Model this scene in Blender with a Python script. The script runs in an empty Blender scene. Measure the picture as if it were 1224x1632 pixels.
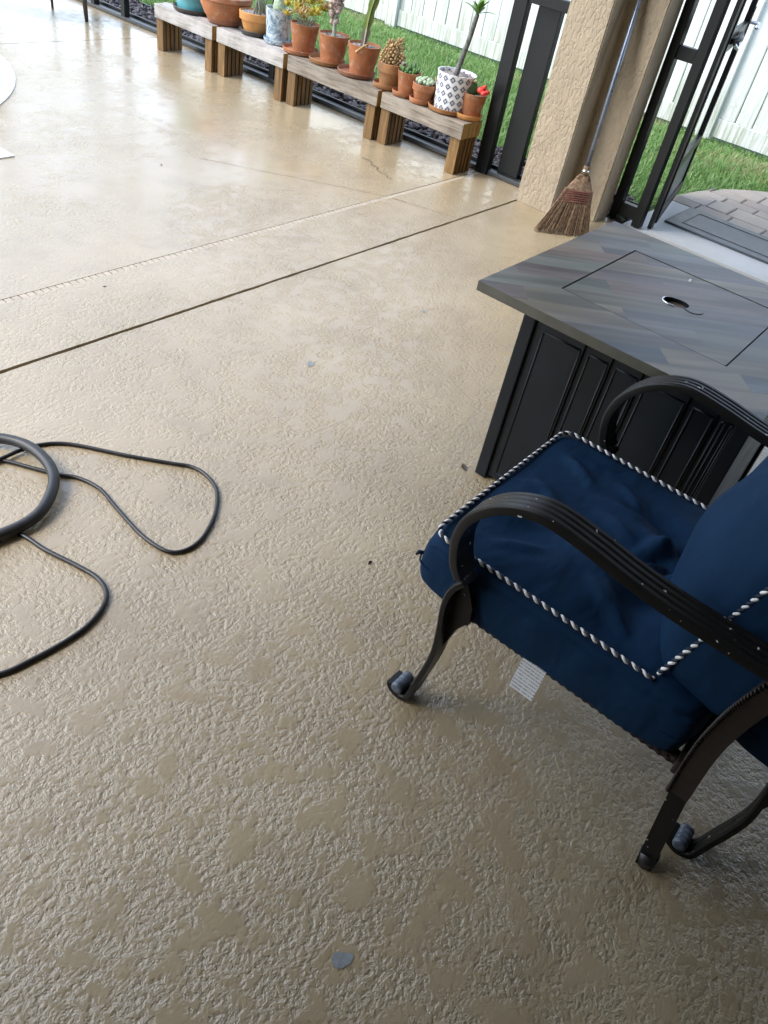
import bpy, bmesh, math, random
import numpy as np
from mathutils import Vector, Matrix, noise
R = math.radians
random.seed(7); RNG = np.random.default_rng(7)
SC = bpy.context.scene
COL = SC.collection

# ------------------------------------------------------------------ camera
cam = bpy.data.cameras.new('camera'); co = bpy.data.objects.new('camera', cam); COL.objects.link(co)
cam.sensor_fit = 'VERTICAL'; cam.lens = 24.0; cam.sensor_height = 24.0 * 1632 / 1226.0
cam.sensor_width = cam.sensor_height * 0.75
cam.clip_start = 0.05; cam.clip_end = 2000
_d = Vector((301.58 - 612, -(2197.8 - 816), -1226.0)).normalized(); _up = -_d
_e = Vector((1, 0, 0)); _e = (_e - _up * _e.dot(_up)).normalized(); _g = _up.cross(_e)
_X = math.cos(.883) * _e + math.sin(.883) * _g; _Y = _up.cross(_X)
M3 = Matrix((_X, _Y, _up))
co.matrix_world = Matrix.Translation((0, 0, 1.5)) @ M3.to_4x4()
SC.camera = co

# ------------------------------------------------------------------ sky, sun, exposure
SUN_EL, SUN_AZ = R(47), R(138)          # azimuth of the sun measured from +X towards +Y
world = bpy.data.worlds.new('World'); SC.world = world; world.use_nodes = True
wn = world.node_tree; wn.nodes.clear()
wo = wn.nodes.new('ShaderNodeOutputWorld'); wb = wn.nodes.new('ShaderNodeBackground')
sk = wn.nodes.new('ShaderNodeTexSky'); sk.sky_type = 'NISHITA'; sk.sun_disc = False
sk.sun_elevation = SUN_EL; sk.sun_rotation = math.pi / 2 - SUN_AZ
sk.air_density = 1.0; sk.dust_density = 1.2; sk.ozone_density = 1.0
hs = wn.nodes.new('ShaderNodeHueSaturation'); hs.inputs['Saturation'].default_value = 0.72
wn.links.new(sk.outputs[0], hs.inputs['Color']); wn.links.new(hs.outputs[0], wb.inputs[0])
wn.links.new(wb.outputs[0], wo.inputs[0]); wb.inputs[1].default_value = 0.15
sun = bpy.data.lights.new('sun', 'SUN'); so = bpy.data.objects.new('sun', sun); COL.objects.link(so)
sun.energy = 0.6; sun.angle = R(24); sun.color = (1.0, 0.97, 0.93)
so.rotation_euler = Vector((math.cos(SUN_EL) * math.cos(SUN_AZ), math.cos(SUN_EL) * math.sin(SUN_AZ), math.sin(SUN_EL))).to_track_quat('Z', 'Y').to_euler()
SC.view_settings.view_transform = 'Standard'; SC.view_settings.look = 'None'
SC.view_settings.gamma = 1.0; SC.view_settings.exposure = 2.0
SC.view_settings.use_curve_mapping = False
SC.render.engine = 'CYCLES'
SC.cycles.use_denoising = True
SC.cycles.max_bounces = 6; SC.cycles.diffuse_bounces = 4; SC.cycles.glossy_bounces = 3
SC.cycles.transmission_bounces = 4; SC.cycles.sample_clamp_indirect = 8

# ------------------------------------------------------------------ object helpers
def tag(o, label=None, cat=None, group=None, kind=None):
    if label: o['label'] = label
    if cat: o['category'] = cat
    if group: o['group'] = group
    if kind: o['kind'] = kind
    return o
def empty(name, loc=(0, 0, 0), label=None, cat=None, group=None, rz=0):
    o = bpy.data.objects.new(name, None); COL.objects.link(o); o.location = loc; o.rotation_euler.z = rz
    o.empty_display_size = 0.05
    return tag(o, label, cat, group)
def link_mesh(name, me, mat, parent=None, smooth=False, loc=(0, 0, 0)):
    if mat is not None and not me.materials: me.materials.append(mat)
    if smooth: me.polygons.foreach_set('use_smooth', [True] * len(me.polygons))
    o = bpy.data.objects.new(name, me); COL.objects.link(o)
    if parent is not None: o.parent = parent
    o.location = loc
    return o
class MB:
    """collects verts and faces of one mesh"""
    def __init__(s): s.v = []; s.f = []
    def add(s, vs, fs):
        n = len(s.v); s.v += [tuple(p) for p in vs]; s.f += [tuple(i + n for i in f) for f in fs]; return s
    def box(s, a, b, bev=0.0):
        (x0, y0, z0), (x1, y1, z1) = a, b
        if bev <= 0:
            vs = [(x0, y0, z0), (x1, y0, z0), (x1, y1, z0), (x0, y1, z0), (x0, y0, z1), (x1, y0, z1), (x1, y1, z1), (x0, y1, z1)]
            return s.add(vs, [(0, 3, 2, 1), (4, 5, 6, 7), (0, 1, 5, 4), (1, 2, 6, 5), (2, 3, 7, 6), (3, 0, 4, 7)])
        bm = bmesh.new(); bmesh.ops.create_cube(bm, size=1)
        for v in bm.verts: v.co = Vector(((x0 + x1) / 2 + v.co.x * (x1 - x0), (y0 + y1) / 2 + v.co.y * (y1 - y0), (z0 + z1) / 2 + v.co.z * (z1 - z0)))
        bmesh.ops.bevel(bm, geom=bm.edges[:], offset=bev, segments=2, affect='EDGES', profile=0.6)
        bm.verts.index_update()
        s.add([v.co for v in bm.verts], [[v.index for v in f.verts] for f in bm.faces]); bm.free(); return s
    def obox(s, c, ax, ay, az, hx, hy, hz):
        c = Vector(c); ax, ay, az = Vector(ax) * hx, Vector(ay) * hy, Vector(az) * hz
        vs = [c + i * ax + j * ay + k * az for k in (-1, 1) for j in (-1, 1) for i in (-1, 1)]
        return s.add(vs, [(0, 2, 3, 1), (4, 5, 7, 6), (0, 1, 5, 4), (1, 3, 7, 5), (3, 2, 6, 7), (2, 0, 4, 6)])
    def tube(s, pts, r, n=8, cap=True):
        pts = [Vector(p) for p in pts]; m = len(pts)
        rs = r if isinstance(r, (list, tuple)) else [r] * m
        t0 = (pts[1] - pts[0]).normalized(); u = t0.orthogonal().normalized(); vs = []; fs = []
        for i, p in enumerate(pts):
            t = (pts[min(i + 1, m - 1)] - pts[max(i - 1, 0)]).normalized()
            u = (u - t * u.dot(t)).normalized(); w = t.cross(u)
            for k in range(n):
                a = 2 * math.pi * k / n; vs.append(p + rs[i] * (math.cos(a) * u + math.sin(a) * w))
        for i in range(m - 1):
            for k in range(n):
                fs.append((i * n + k, i * n + (k + 1) % n, (i + 1) * n + (k + 1) % n, (i + 1) * n + k))
        if cap: fs.append(tuple(range(n))[::-1]); fs.append(tuple((m - 1) * n + k for k in range(n)))
        return s.add(vs, fs)
    def lathe(s, prof, n=32, c=(0, 0, 0), ax=None):
        vs = []; fs = []; m = len(prof)
        for (r, z) in prof:
            for k in range(n):
                a = 2 * math.pi * k / n; vs.append((c[0] + r * math.cos(a), c[1] + r * math.sin(a), c[2] + z))
        for i in range(m - 1):
            for k in range(n): fs.append((i * n + k, i * n + (k + 1) % n, (i + 1) * n + (k + 1) % n, (i + 1) * n + k))
        if prof[0][0] > 1e-6: fs.append(tuple(range(n))[::-1])
        if prof[-1][0] > 1e-6: fs.append(tuple((m - 1) * n + k for k in range(n)))
        return s.add(vs, fs)
    def ico(s, c, r, sub=1, sq=(1, 1, 1), jit=0.0, rot=None):
        bm = bmesh.new(); bmesh.ops.create_icosphere(bm, subdivisions=sub, radius=1); bm.verts.index_update()
        vs = []
        for v in bm.verts:
            k = 1 + random.uniform(-jit, jit); p = Vector((v.co.x * sq[0], v.co.y * sq[1], v.co.z * sq[2])) * r * k
            if rot is not None: p = rot @ p
            vs.append(Vector(c) + p)
        s.add(vs, [[v.index for v in f.verts] for f in bm.faces]); bm.free(); return s
    def mesh(s, name):
        me = bpy.data.meshes.new(name); me.from_pydata(s.v, [], s.f); me.validate(); me.update(); return me
    def build(s, name, mat, parent=None, smooth=False, loc=(0, 0, 0)):
        return link_mesh(name, s.mesh(name), mat, parent, smooth, loc)
def autosmooth(o, ang=40):
    me = o.data; bm = bmesh.new(); bm.from_mesh(me); lim = R(ang)
    for f in bm.faces: f.smooth = True
    for e in bm.edges:
        if len(e.link_faces) == 2 and e.calc_face_angle(0) > lim: e.smooth = False
    bm.to_mesh(me); bm.free(); return o
def catmull(P, n=6, closed=False):
    P = [Vector(p) for p in P]; out = []; m = len(P)
    rng = range(m if closed else m - 1)
    for i in rng:
        if closed: a, b, c, d = P[i - 1], P[i], P[(i + 1) % m], P[(i + 2) % m]
        else: a, b, c, d = P[max(i - 1, 0)], P[i], P[i + 1], P[min(i + 2, m - 1)]
        for k in range(n):
            t = k / n
            out.append(0.5 * ((2 * b) + (c - a) * t + (2 * a - 5 * b + 4 * c - d) * t * t + (3 * b - a - 3 * c + d) * t ** 3))
    if not closed: out.append(P[-1])
    return out
def copy_tree(o, parent=None):
    c = o.copy(); COL.objects.link(c); c.parent = parent
    for ch in list(o.children): copy_tree(ch, c)
    return c

# ------------------------------------------------------------------ material helpers
class NT:
    def __init__(s, name):
        s.m = bpy.data.materials.new(name); s.m.use_nodes = True; s.t = s.m.node_tree
        s.b = s.t.nodes['Principled BSDF']; s.tc = None
    def n(s, typ, **kw):
        x = s.t.nodes.new('ShaderNode' + typ)
        for k, v in kw.items(): setattr(x, k, v)
        return x
    def l(s, a, b): s.t.links.new(a, b)
    def coord(s, scale=(1, 1, 1), rot=(0, 0, 0), out='Object'):
        if s.tc is None: s.tc = s.n('TexCoord')
        mp = s.n('Mapping'); mp.inputs['Scale'].default_value = scale; mp.inputs['Rotation'].default_value = rot
        s.l(s.tc.outputs[out], mp.inputs['Vector']); return mp.outputs[0]
    def world(s, scale=(1, 1, 1), rot=(0, 0, 0)):
        g = s.n('NewGeometry'); mp = s.n('Mapping'); mp.inputs['Scale'].default_value = scale; mp.inputs['Rotation'].default_value = rot
        s.l(g.outputs['Position'], mp.inputs['Vector']); return mp.outputs[0]
    def noise(s, vec, scale, detail=3, rough=0.55, dist=0.0):
        x = s.n('TexNoise'); x.inputs['Scale'].default_value = scale; x.inputs['Detail'].default_value = detail
        x.inputs['Roughness'].default_value = rough; x.inputs['Distortion'].default_value = dist
        s.l(vec, x.inputs['Vector']); return x.outputs['Fac']
    def voro(s, vec, scale, feat='F1', out='Distance'):
        x = s.n('TexVoronoi', feature=feat); x.inputs['Scale'].default_value = scale; s.l(vec, x.inputs['Vector']); return x.outputs[out]
    def ramp(s, f, stops, interp='LINEAR'):
        x = s.n('ValToRGB'); x.color_ramp.interpolation = interp; e = x.color_ramp.elements
        while len(e) < len(stops): e.new(0.5)
        for i, (p, c) in enumerate(stops):
            e[i].position = p; c = c if isinstance(c, (tuple, list)) else (c, c, c); e[i].color = (*c[:3], 1)
        s.l(f, x.inputs[0]); return x.outputs[0]
    def mix(s, f, a, b, typ='MIX'):
        x = s.n('Mix', data_type='RGBA', blend_type=typ)
        for q, i in ((f, 0), (a, 6), (b, 7)):
            if isinstance(q, (int, float)): x.inputs[i].default_value = q if i == 0 else (q, q, q, 1)
            elif isinstance(q, (tuple, list)): x.inputs[i].default_value = (*q[:3], 1)
            else: s.l(q, x.inputs[i])
        return x.outputs[2]
    def math(s, op, a, b=0.0, c=None, clamp=False):
        x = s.n('Math', operation=op); x.use_clamp = clamp
        for q, i in ((a, 0), (b, 1), (c, 2)):
            if q is None: continue
            if isinstance(q, (int, float)): x.inputs[i].default_value = q
            else: s.l(q, x.inputs[i])
        return x.outputs[0]
    def bump(s, h, strength=0.5, dist=0.002, normal=None):
        x = s.n('Bump'); x.inputs['Strength'].default_value = strength; x.inputs['Distance'].default_value = dist
        s.l(h, x.inputs['Height'])
        if normal is not None: s.l(normal, x.inputs['Normal'])
        s.l(x.outputs[0], s.b.inputs['Normal']); return x.outputs[0]
    def set(s, **kw):
        for k, v in kw.items():
            k = k.replace('_', ' ')
            i = s.b.inputs[k]
            if hasattr(v, 'is_linked') or hasattr(v, 'node'): s.l(v, i)
            elif isinstance(v, (tuple, list)): i.default_value = (*v[:3], 1)
            else: i.default_value = v
        return s.m
def plain(name, col, rough=0.5, metal=0.0, var=0.25, scale=20, bump=0.0, bscale=200, spec=None):
    n = NT(name); v = n.coord()
    f = n.noise(v, scale, 4)
    c = n.mix(n.ramp(f, [(0.3, 0.0), (0.7, 1.0)]), tuple(x * (1 - var) for x in col), tuple(min(1, x * (1 + var)) for x in col))
    n.set(Base_Color=c, Roughness=n.math('MULTIPLY_ADD', f, 0.25, rough - 0.12, clamp=True), Metallic=metal)
    if spec is not None: n.set(Specular_IOR_Level=spec)
    if bump: n.bump(n.noise(v, bscale, 3), bump, 0.002)
    return n.m

# ------------------------------------------------------------------ materials
def floor_mat(name, base):
    n = NT(name); p = n.world(); sp = n.n('SeparateXYZ'); n.l(p, sp.inputs[0])
    big = n.noise(p, 1.7, 4, 0.62); k1 = n.noise(p, 68, 4.0, 0.62); flat = n.ramp(n.noise(p, 14.0, 3, 0.62), [(0.47, 0.0), (0.61, 0.88)])
    # rain blown in from the open side: wetter beyond the roof edge, drying towards the house
    reach = n.math('DIVIDE', n.math('SUBTRACT', sp.outputs[1], 0.9), 2.2, clamp=True)
    puddle = n.ramp(big, [(0.36, 0.25), (0.58, 1.0)]); wet = n.math('MULTIPLY', reach, puddle)
    # knock-down texture: flattened crinkled plaster
    h = n.mix(flat, n.ramp(k1, [(0.30, 0.0), (0.50, 0.72), (0.58, 1.0)]), 0.95)
    c = n.mix(n.ramp(big, [(0.32, 0.0), (0.68, 1.0)]), tuple(x * y for x, y in zip(base, (0.86, 0.84, 0.80))), tuple(x * 1.07 for x in base))
    stain = n.ramp(n.noise(p, 4.3, 5, 0.7), [(0.50, 0.0), (0.72, 1.0)])
    c = n.mix(n.math('MULTIPLY', stain, 0.4), c, (base[0] * .62, base[1] * .58, base[2] * .55))
    c = n.mix(n.math('MULTIPLY', n.ramp(k1, [(0.76, 0.0), (0.78, 1.0)]), 0.6), c, (0.10, 0.085, 0.06))
    c = n.mix(n.math('MULTIPLY', wet, 0.12), c, tuple(x * 0.6 for x in base))
    n.set(Base_Color=c, Roughness=n.math('SUBTRACT', 0.40, n.math('MULTIPLY', wet, 0.2)), Specular_IOR_Level=0.5)
    n.set(Coat_Weight=n.math('SUBTRACT', 1.0, n.math('MULTIPLY', wet, 0.5)), Coat_Roughness=n.math('SUBTRACT', 0.28, n.math('MULTIPLY', wet, 0.17)), Coat_IOR=n.math('SUBTRACT', 1.58, n.math('MULTIPLY', reach, 0.25)))
    b = n.n('Bump'); b.inputs['Distance'].default_value = 0.0025
    n.l(n.math('SUBTRACT', 1.0, n.math('MULTIPLY', wet, 0.88)), b.inputs['Strength']); n.l(h, b.inputs['Height'])
    n.l(b.outputs[0], n.b.inputs['Normal']); n.l(b.outputs[0], n.b.inputs['Coat Normal'])
    return n.m
TAN = (0.38, 0.305, 0.19)
M = {}
M['lanai'] = M['deck'] = floor_mat('floor_coating', TAN)
M['joint'] = plain('joint_grit', (0.085, 0.068, 0.05), 0.9, var=0.4, scale=60)
M['groove'] = plain('fine_groove', (0.25, 0.19, 0.125), 0.8, var=0.4, scale=60)
M['drain'] = plain('drain_plastic', (0.42, 0.36, 0.27), 0.45, var=0.15)
M['patch'] = plain('bare_cement', (0.22, 0.24, 0.25), 0.75, var=0.2, scale=90, bump=0.3)
M['debris'] = plain('dead_leaf', (0.05, 0.035, 0.02), 0.8, var=0.4)
def concrete(name, col, sc=1.0, b=0.3):
    n = NT(name); p = n.world()
    f = n.noise(p, 3 * sc, 5, 0.65); g = n.noise(p, 160, 3)
    c = n.mix(n.ramp(f, [(0.3, 0.0), (0.7, 1.0)]), tuple(x * .8 for x in col), tuple(min(1, x * 1.15) for x in col))
    n.set(Base_Color=n.mix(n.math('MULTIPLY', g, 0.35), c, tuple(x * .65 for x in col)), Roughness=n.math('MULTIPLY_ADD', f, 0.3, 0.35))
    n.bump(g, b, 0.002); return n.m
M['apron'] = concrete('apron_concrete', (0.42, 0.43, 0.43))
M['doorglass'] = plain('unseen_dark_glass', (0.012, 0.014, 0.015), 0.12, var=0.1)  # near-black glass for the unseen doors, keeps bounced light low
M['water'] = NT('pool_water').set(Base_Color=(0.55, 0.78, 0.80), Roughness=0.06, Specular_IOR_Level=0.6)
M['coping'] = plain('pool_coping', (0.72, 0.74, 0.72), 0.4, var=0.1)
def stucco(name, col, up=1.0):
    n = NT(name); p = n.world((1, 1, 0.55))
    warp = n.noise(p, 14, 3)
    a = n.ramp(n.noise(p, 52, 3, 0.55, 0.5), [(0.40, 0.0), (0.52, 0.9), (0.62, 1.0)])
    g = n.noise(p, 180, 3)
    c = n.mix(n.ramp(warp, [(0.3, 0.0), (0.7, 1.0)]), tuple(x * .9 for x in col), tuple(x * 1.08 for x in col))
    n.set(Base_Color=c, Roughness=0.75)
    n.bump(n.math('MULTIPLY_ADD', g, 0.2, a), 0.7 * up, 0.0035); return n.m
M['stucco'] = stucco('column_stucco', (0.35, 0.285, 0.20))
M['ceil'] = stucco('ceiling_stucco', (0.55, 0.50, 0.42), 0.6)
M['bronze'] = plain('bronze_aluminium', (0.006, 0.0065, 0.007), 0.38, var=0.3, scale=12, bump=0.05, spec=0.25)
M['track'] = plain('track_aluminium', (0.030, 0.034, 0.036), 0.3, var=0.3, scale=8)
M['chrome'] = plain('chrome', (0.75, 0.75, 0.76), 0.18, metal=1.0, var=0.05)
M['doorgrey'] = plain('kick_plate', (0.10, 0.115, 0.13), 0.38, var=0.15)
def vinyl():
    n = NT('fence_vinyl'); p = n.world((1, 1, 1)); st = n.world((14, 14, 0.7))
    z = n.n('SeparateXYZ'); gg = n.n('NewGeometry'); n.l(gg.outputs['Position'], z.inputs[0])
    low = n.ramp(z.outputs[2], [(0.05, 1.0), (0.45, 0.5), (1.2, 0.04)])
    mould = n.math('MULTIPLY', low, n.ramp(n.noise(st, 2.0, 5, 0.7), [(0.40, 0.0), (0.62, 1.0)]))
    spots = n.math('MULTIPLY', low, n.ramp(n.noise(p, 16, 5, 0.7), [(0.52, 0.0), (0.70, 0.8)]))
    m = n.math('MAXIMUM', mould, spots)
    c = n.mix(n.math('MULTIPLY', m, 0.85), (0.73, 0.77, 0.76), (0.26, 0.28, 0.16))
    n.set(Base_Color=c, Roughness=0.4); return n.m
M['vinyl'] = vinyl()
M['soil'] = plain('lawn_soil', (0.05, 0.075, 0.025), 0.95, var=0.5, scale=9, bump=0.5, bscale=60)
def grass():
    n = NT('grass_blade'); a = n.n('Attribute', attribute_name='tint'); 
    c = n.ramp(a.outputs['Fac'], [(0.0, (0.09, 0.19, 0.04)), (0.45, (0.21, 0.37, 0.10)), (0.85, (0.35, 0.50, 0.20)), (0.94, (0.42, 0.52, 0.26)), (1.0, (0.42, 0.38, 0.20))])
    n.set(Base_Color=c, Roughness=0.45, Specular_IOR_Level=0.6)
    tr = n.n('BsdfTranslucent'); n.l(c, tr.inputs[0]); ms = n.n('MixShader'); ms.inputs[0].default_value = 0.42
    out = n.t.nodes['Material Output']; n.l(n.b.outputs[0], ms.inputs[1]); n.l(tr.outputs[0], ms.inputs[2]); n.l(ms.outputs[0], out.inputs[0]); return n.m
M['grass'] = grass()
M['rock'] = plain('lava_rock', (0.045, 0.038, 0.042), 0.55, var=0.6, scale=14, bump=0.6, bscale=90)
def wood(name, c0, c1, grain=(3, 0.35, 3), wear=0.0, long='Y', wc=(0.55, 0.53, 0.50)):
    n = NT(name); oi = n.n('ObjectInfo'); v = n.coord(); add = n.n('VectorMath', operation='ADD')
    sc = n.n('VectorMath', operation='SCALE'); sc.inputs[0].default_value = (13, 7, 5); n.l(oi.outputs['Random'], sc.inputs['Scale'])
    n.l(v, add.inputs[0]); n.l(sc.outputs[0], add.inputs[1])
    mp = n.n('Mapping'); mp.inputs['Scale'].default_value = {'Y': (26, 1.6, 26), 'Z': (26, 26, 1.6)}[long]; n.l(add.outputs[0], mp.inputs['Vector'])
    g = n.noise(mp.outputs[0], 2.2, 5, 0.62, 0.8); b = n.noise(add.outputs[0], 7, 4, 0.6)
    c = n.mix(n.ramp(g, [(0.32, 0.0), (0.68, 1.0)]), c0, c1)
    dark = n.ramp(n.noise(mp.outputs[0], 5, 3), [(0.58, 0.0), (0.72, 1.0)])
    c = n.mix(n.math('MULTIPLY', dark, 0.5), c, tuple(x * .35 for x in c0))
    if wear: c = n.mix(n.math('MULTIPLY', n.ramp(b, [(0.38, 0.0), (0.62, 1.0)]), wear), c, wc)
    c = n.mix(n.math('MULTIPLY', oi.outputs['Random'], 0.35), c, tuple(x * .5 for x in c0))
    n.set(Base_Color=c, Roughness=0.62); n.bump(g, 0.5, 0.003); return n.m
M['wood_grey'] = wood('weathered_board', (0.085, 0.062, 0.040), (0.37, 0.31, 0.235), wear=0.3, wc=(0.46, 0.42, 0.36))
M['wood_white'] = wood('whitewashed_board', (0.20, 0.175, 0.15), (0.52, 0.49, 0.45), wear=0.6, wc=(0.60, 0.58, 0.55))
M['wood_leg'] = wood('stained_board', (0.075, 0.036, 0.010), (0.29, 0.16, 0.045), long='Z')
M['wood_end'] = wood('fresh_end', (0.34, 0.20, 0.06), (0.52, 0.34, 0.13), long='Z')
def terracotta(name, col, stain=0.5, white=0.45):
    n = NT(name); oi = n.n('ObjectInfo'); v = n.coord((1, 1, 1)); 
    add = n.n('VectorMath', operation='ADD'); n.l(v, add.inputs[0]); cb = n.n('CombineXYZ'); n.l(n.math('MULTIPLY', oi.outputs['Random'], 20), cb.inputs[0]); n.l(cb.outputs[0], add.inputs[1])
    f = n.noise(add.outputs[0], 9, 5, 0.65); g = n.noise(add.outputs[0], 22, 4)
    c = n.mix(n.ramp(f, [(0.35, 0.0), (0.68, 1.0)]), col, tuple(x * .62 for x in col))
    c = n.mix(n.math('MULTIPLY', n.ramp(g, [(0.52, 0.0), (0.72, 1.0)]), white), c, (0.50, 0.38, 0.28))
    c = n.mix(n.math('MULTIPLY', n.ramp(n.noise(add.outputs[0], 5, 4), [(0.5, 0.0), (0.7, 1.0)]), stain * .6), c, (0.06, 0.045, 0.025))
    n.set(Base_Color=c, Roughness=0.68); n.bump(g, 0.15, 0.002); return n.m
M['terra'] = terracotta('terracotta', (0.42, 0.155, 0.06), .45)
M['terra_dark'] = terracotta('old_terracotta', (0.30, 0.115, 0.055), .9, .1)
M['terra_brown'] = terracotta('mossy_terracotta', (0.36, 0.16, 0.055), .8, .15)
M['terra_yel'] = terracotta('ochre_terracotta', (0.60, 0.27, 0.075), .4, .2)
M['saucer_dark'] = plain('dark_saucer', (0.045, 0.042, 0.035), 0.5, var=0.4)
M['teal'] = plain('teal_glaze', (0.10, 0.33, 0.36), 0.18, var=0.3, scale=10)
def marble():
    n = NT('marbled_glaze'); v = n.coord(); f = n.noise(v, 11, 4, 0.6, 2.5)
    c = n.ramp(f, [(0.36, (0.10, 0.17, 0.23)), (0.46, (0.30, 0.38, 0.43)), (0.54, (0.56, 0.60, 0.61)), (0.66, (0.28, 0.37, 0.43))])
    n.set(Base_Color=c, Roughness=0.25); return n.m
M['marble'] = marble()
def patterned():
    """white glaze with rows of navy diamonds, each ring round a dot"""
    n = NT('patterned_glaze'); s = n.n('SeparateXYZ'); tc = n.n('TexCoord'); n.l(tc.outputs['Object'], s.inputs[0])
    ang = n.math('ARCTAN2', s.outputs[1], s.outputs[0])
    u = n.math('MULTIPLY', ang, 15 / (2 * math.pi)); w = n.math('MULTIPLY', s.outputs[2], 1 / 0.040)
    row = n.math('FLOOR', w); off = n.math('MULTIPLY', n.math('MODULO', row, 2.0), 0.5)
    fu = n.math('SUBTRACT', n.math('FRACT', n.math('ADD', n.math('ADD', u, 40), off)), 0.5); fw = n.math('SUBTRACT', n.math('FRACT', w), 0.5)
    d = n.math('ADD', n.math('MULTIPLY', n.math('ABSOLUTE', fu), 1.15), n.math('ABSOLUTE', fw))
    ink = n.ramp(d, [(0.0, 1.0), (0.09, 1.0), (0.10, 0.0), (0.18, 0.0), (0.19, 1.0), (0.42, 1.0), (0.43, 0.0), (0.50, 0.0), (0.51, 0.55), (0.56, 0.55), (0.57, 0.0)], 'CONSTANT')
    f = n.noise(n.coord(), 30, 3)
    blue = n.mix(f, (0.03, 0.045, 0.10), (0.09, 0.11, 0.18))
    n.set(Base_Color=n.mix(ink, (0.78, 0.79, 0.80), blue), Roughness=0.3); return n.m
M['pattern'] = patterned()
M['grit'] = plain('pot_grit', (0.22, 0.18, 0.15), 0.9, var=0.8, scale=110, bump=1.0, bscale=120)
M['pebble'] = plain('white_pebble', (0.24, 0.21, 0.19), 0.8, var=0.9, scale=60)
M['cactus'] = plain('cactus_skin', (0.055, 0.13, 0.03), 0.5, var=0.5, scale=25)
M['cactus_pale'] = plain('pale_cactus', (0.34, 0.42, 0.28), 0.7, var=0.4, scale=60)
M['cactus_tan'] = plain('corky_cactus', (0.36, 0.23, 0.10), 0.7, var=0.5, scale=50)
M['cactus_pink'] = plain('crested_cactus', (0.30, 0.22, 0.19), 0.75, var=0.55, scale=30)
M['cactus_grey'] = plain('grey_stem', (0.22, 0.25, 0.18), 0.7, var=0.4, scale=30)
M['yellow'] = plain('yellow_succulent', (0.50, 0.40, 0.05), 0.45, var=0.45, scale=35)
M['orange'] = plain('orange_succulent', (0.42, 0.30, 0.12), 0.45, var=0.35, scale=35)
M['red'] = plain('red_cactus', (0.70, 0.06, 0.045), 0.5, var=0.35, scale=45)
M['bark'] = plain('plumeria_bark', (0.13, 0.13, 0.12), 0.8, var=0.5, scale=45, bump=0.4)
M['leaf'] = plain('plumeria_leaf', (0.12, 0.24, 0.05), 0.4, var=0.4, scale=25)
M['flower'] = plain('cream_flower', (0.75, 0.68, 0.42), 0.5, var=0.2)
def cork():
    n = NT('ribbed_stem'); s = n.n('SeparateXYZ'); tc = n.n('TexCoord'); n.l(tc.outputs['Object'], s.inputs[0])
    f = n.noise(n.coord((1, 1, .25)), 45, 4)
    up = n.ramp(n.math('ADD', s.outputs[2], n.math('MULTIPLY', f, 0.14)), [(0.28, 0.0), (0.36, 1.0)])
    c = n.mix(up, n.mix(f, (0.12, 0.11, 0.09), (0.42, 0.39, 0.32)), n.mix(f, (0.05, 0.10, 0.03), (0.28, 0.34, 0.08)))
    n.set(Base_Color=c, Roughness=0.65); return n.m
M['ribbed'] = cork()
def paver():
    n = NT('paver_stone'); oi = n.n('ObjectInfo'); p = n.world(); f = n.noise(p, 8, 5, 0.65); g = n.noise(p, 130, 3)
    c = n.mix(oi.outputs['Random'], (0.21, 0.175, 0.145), (0.31, 0.27, 0.225))
    c = n.mix(n.ramp(f, [(0.4, 0.0), (0.7, 0.6)]), c, (0.24, 0.21, 0.20))
    n.set(Base_Color=c, Roughness=0.6); n.bump(g, 0.4, 0.003); return n.m
M['paver'] = paver()
M['sand'] = plain('joint_sand', (0.09, 0.085, 0.06), 0.95, var=0.4, scale=30)
def rubber():
    n = NT('mat_rubber'); p = n.world(); f = n.noise(p, 14, 4); g = n.noise(p, 300, 2)
    n.set(Base_Color=n.mix(f, (0.03, 0.04, 0.053), (0.07, 0.088, 0.11)), Roughness=n.math('MULTIPLY_ADD', f, 0.3, 0.25)); n.bump(g, 0.4, 0.002); return n.m
M['rubber'] = rubber()
M['black_rubber'] = plain('black_rubber', (0.012, 0.012, 0.013), 0.42, var=0.3)
def hose_m():
    n = NT('ribbed_hose'); v = n.coord(); f = n.noise(v, 40, 3)
    n.set(Base_Color=n.mix(f, (0.010, 0.010, 0.011), (0.03, 0.03, 0.032)), Roughness=0.45); n.bump(f, 0.2, 0.002); return n.m
M['hose'] = hose_m()
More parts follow.
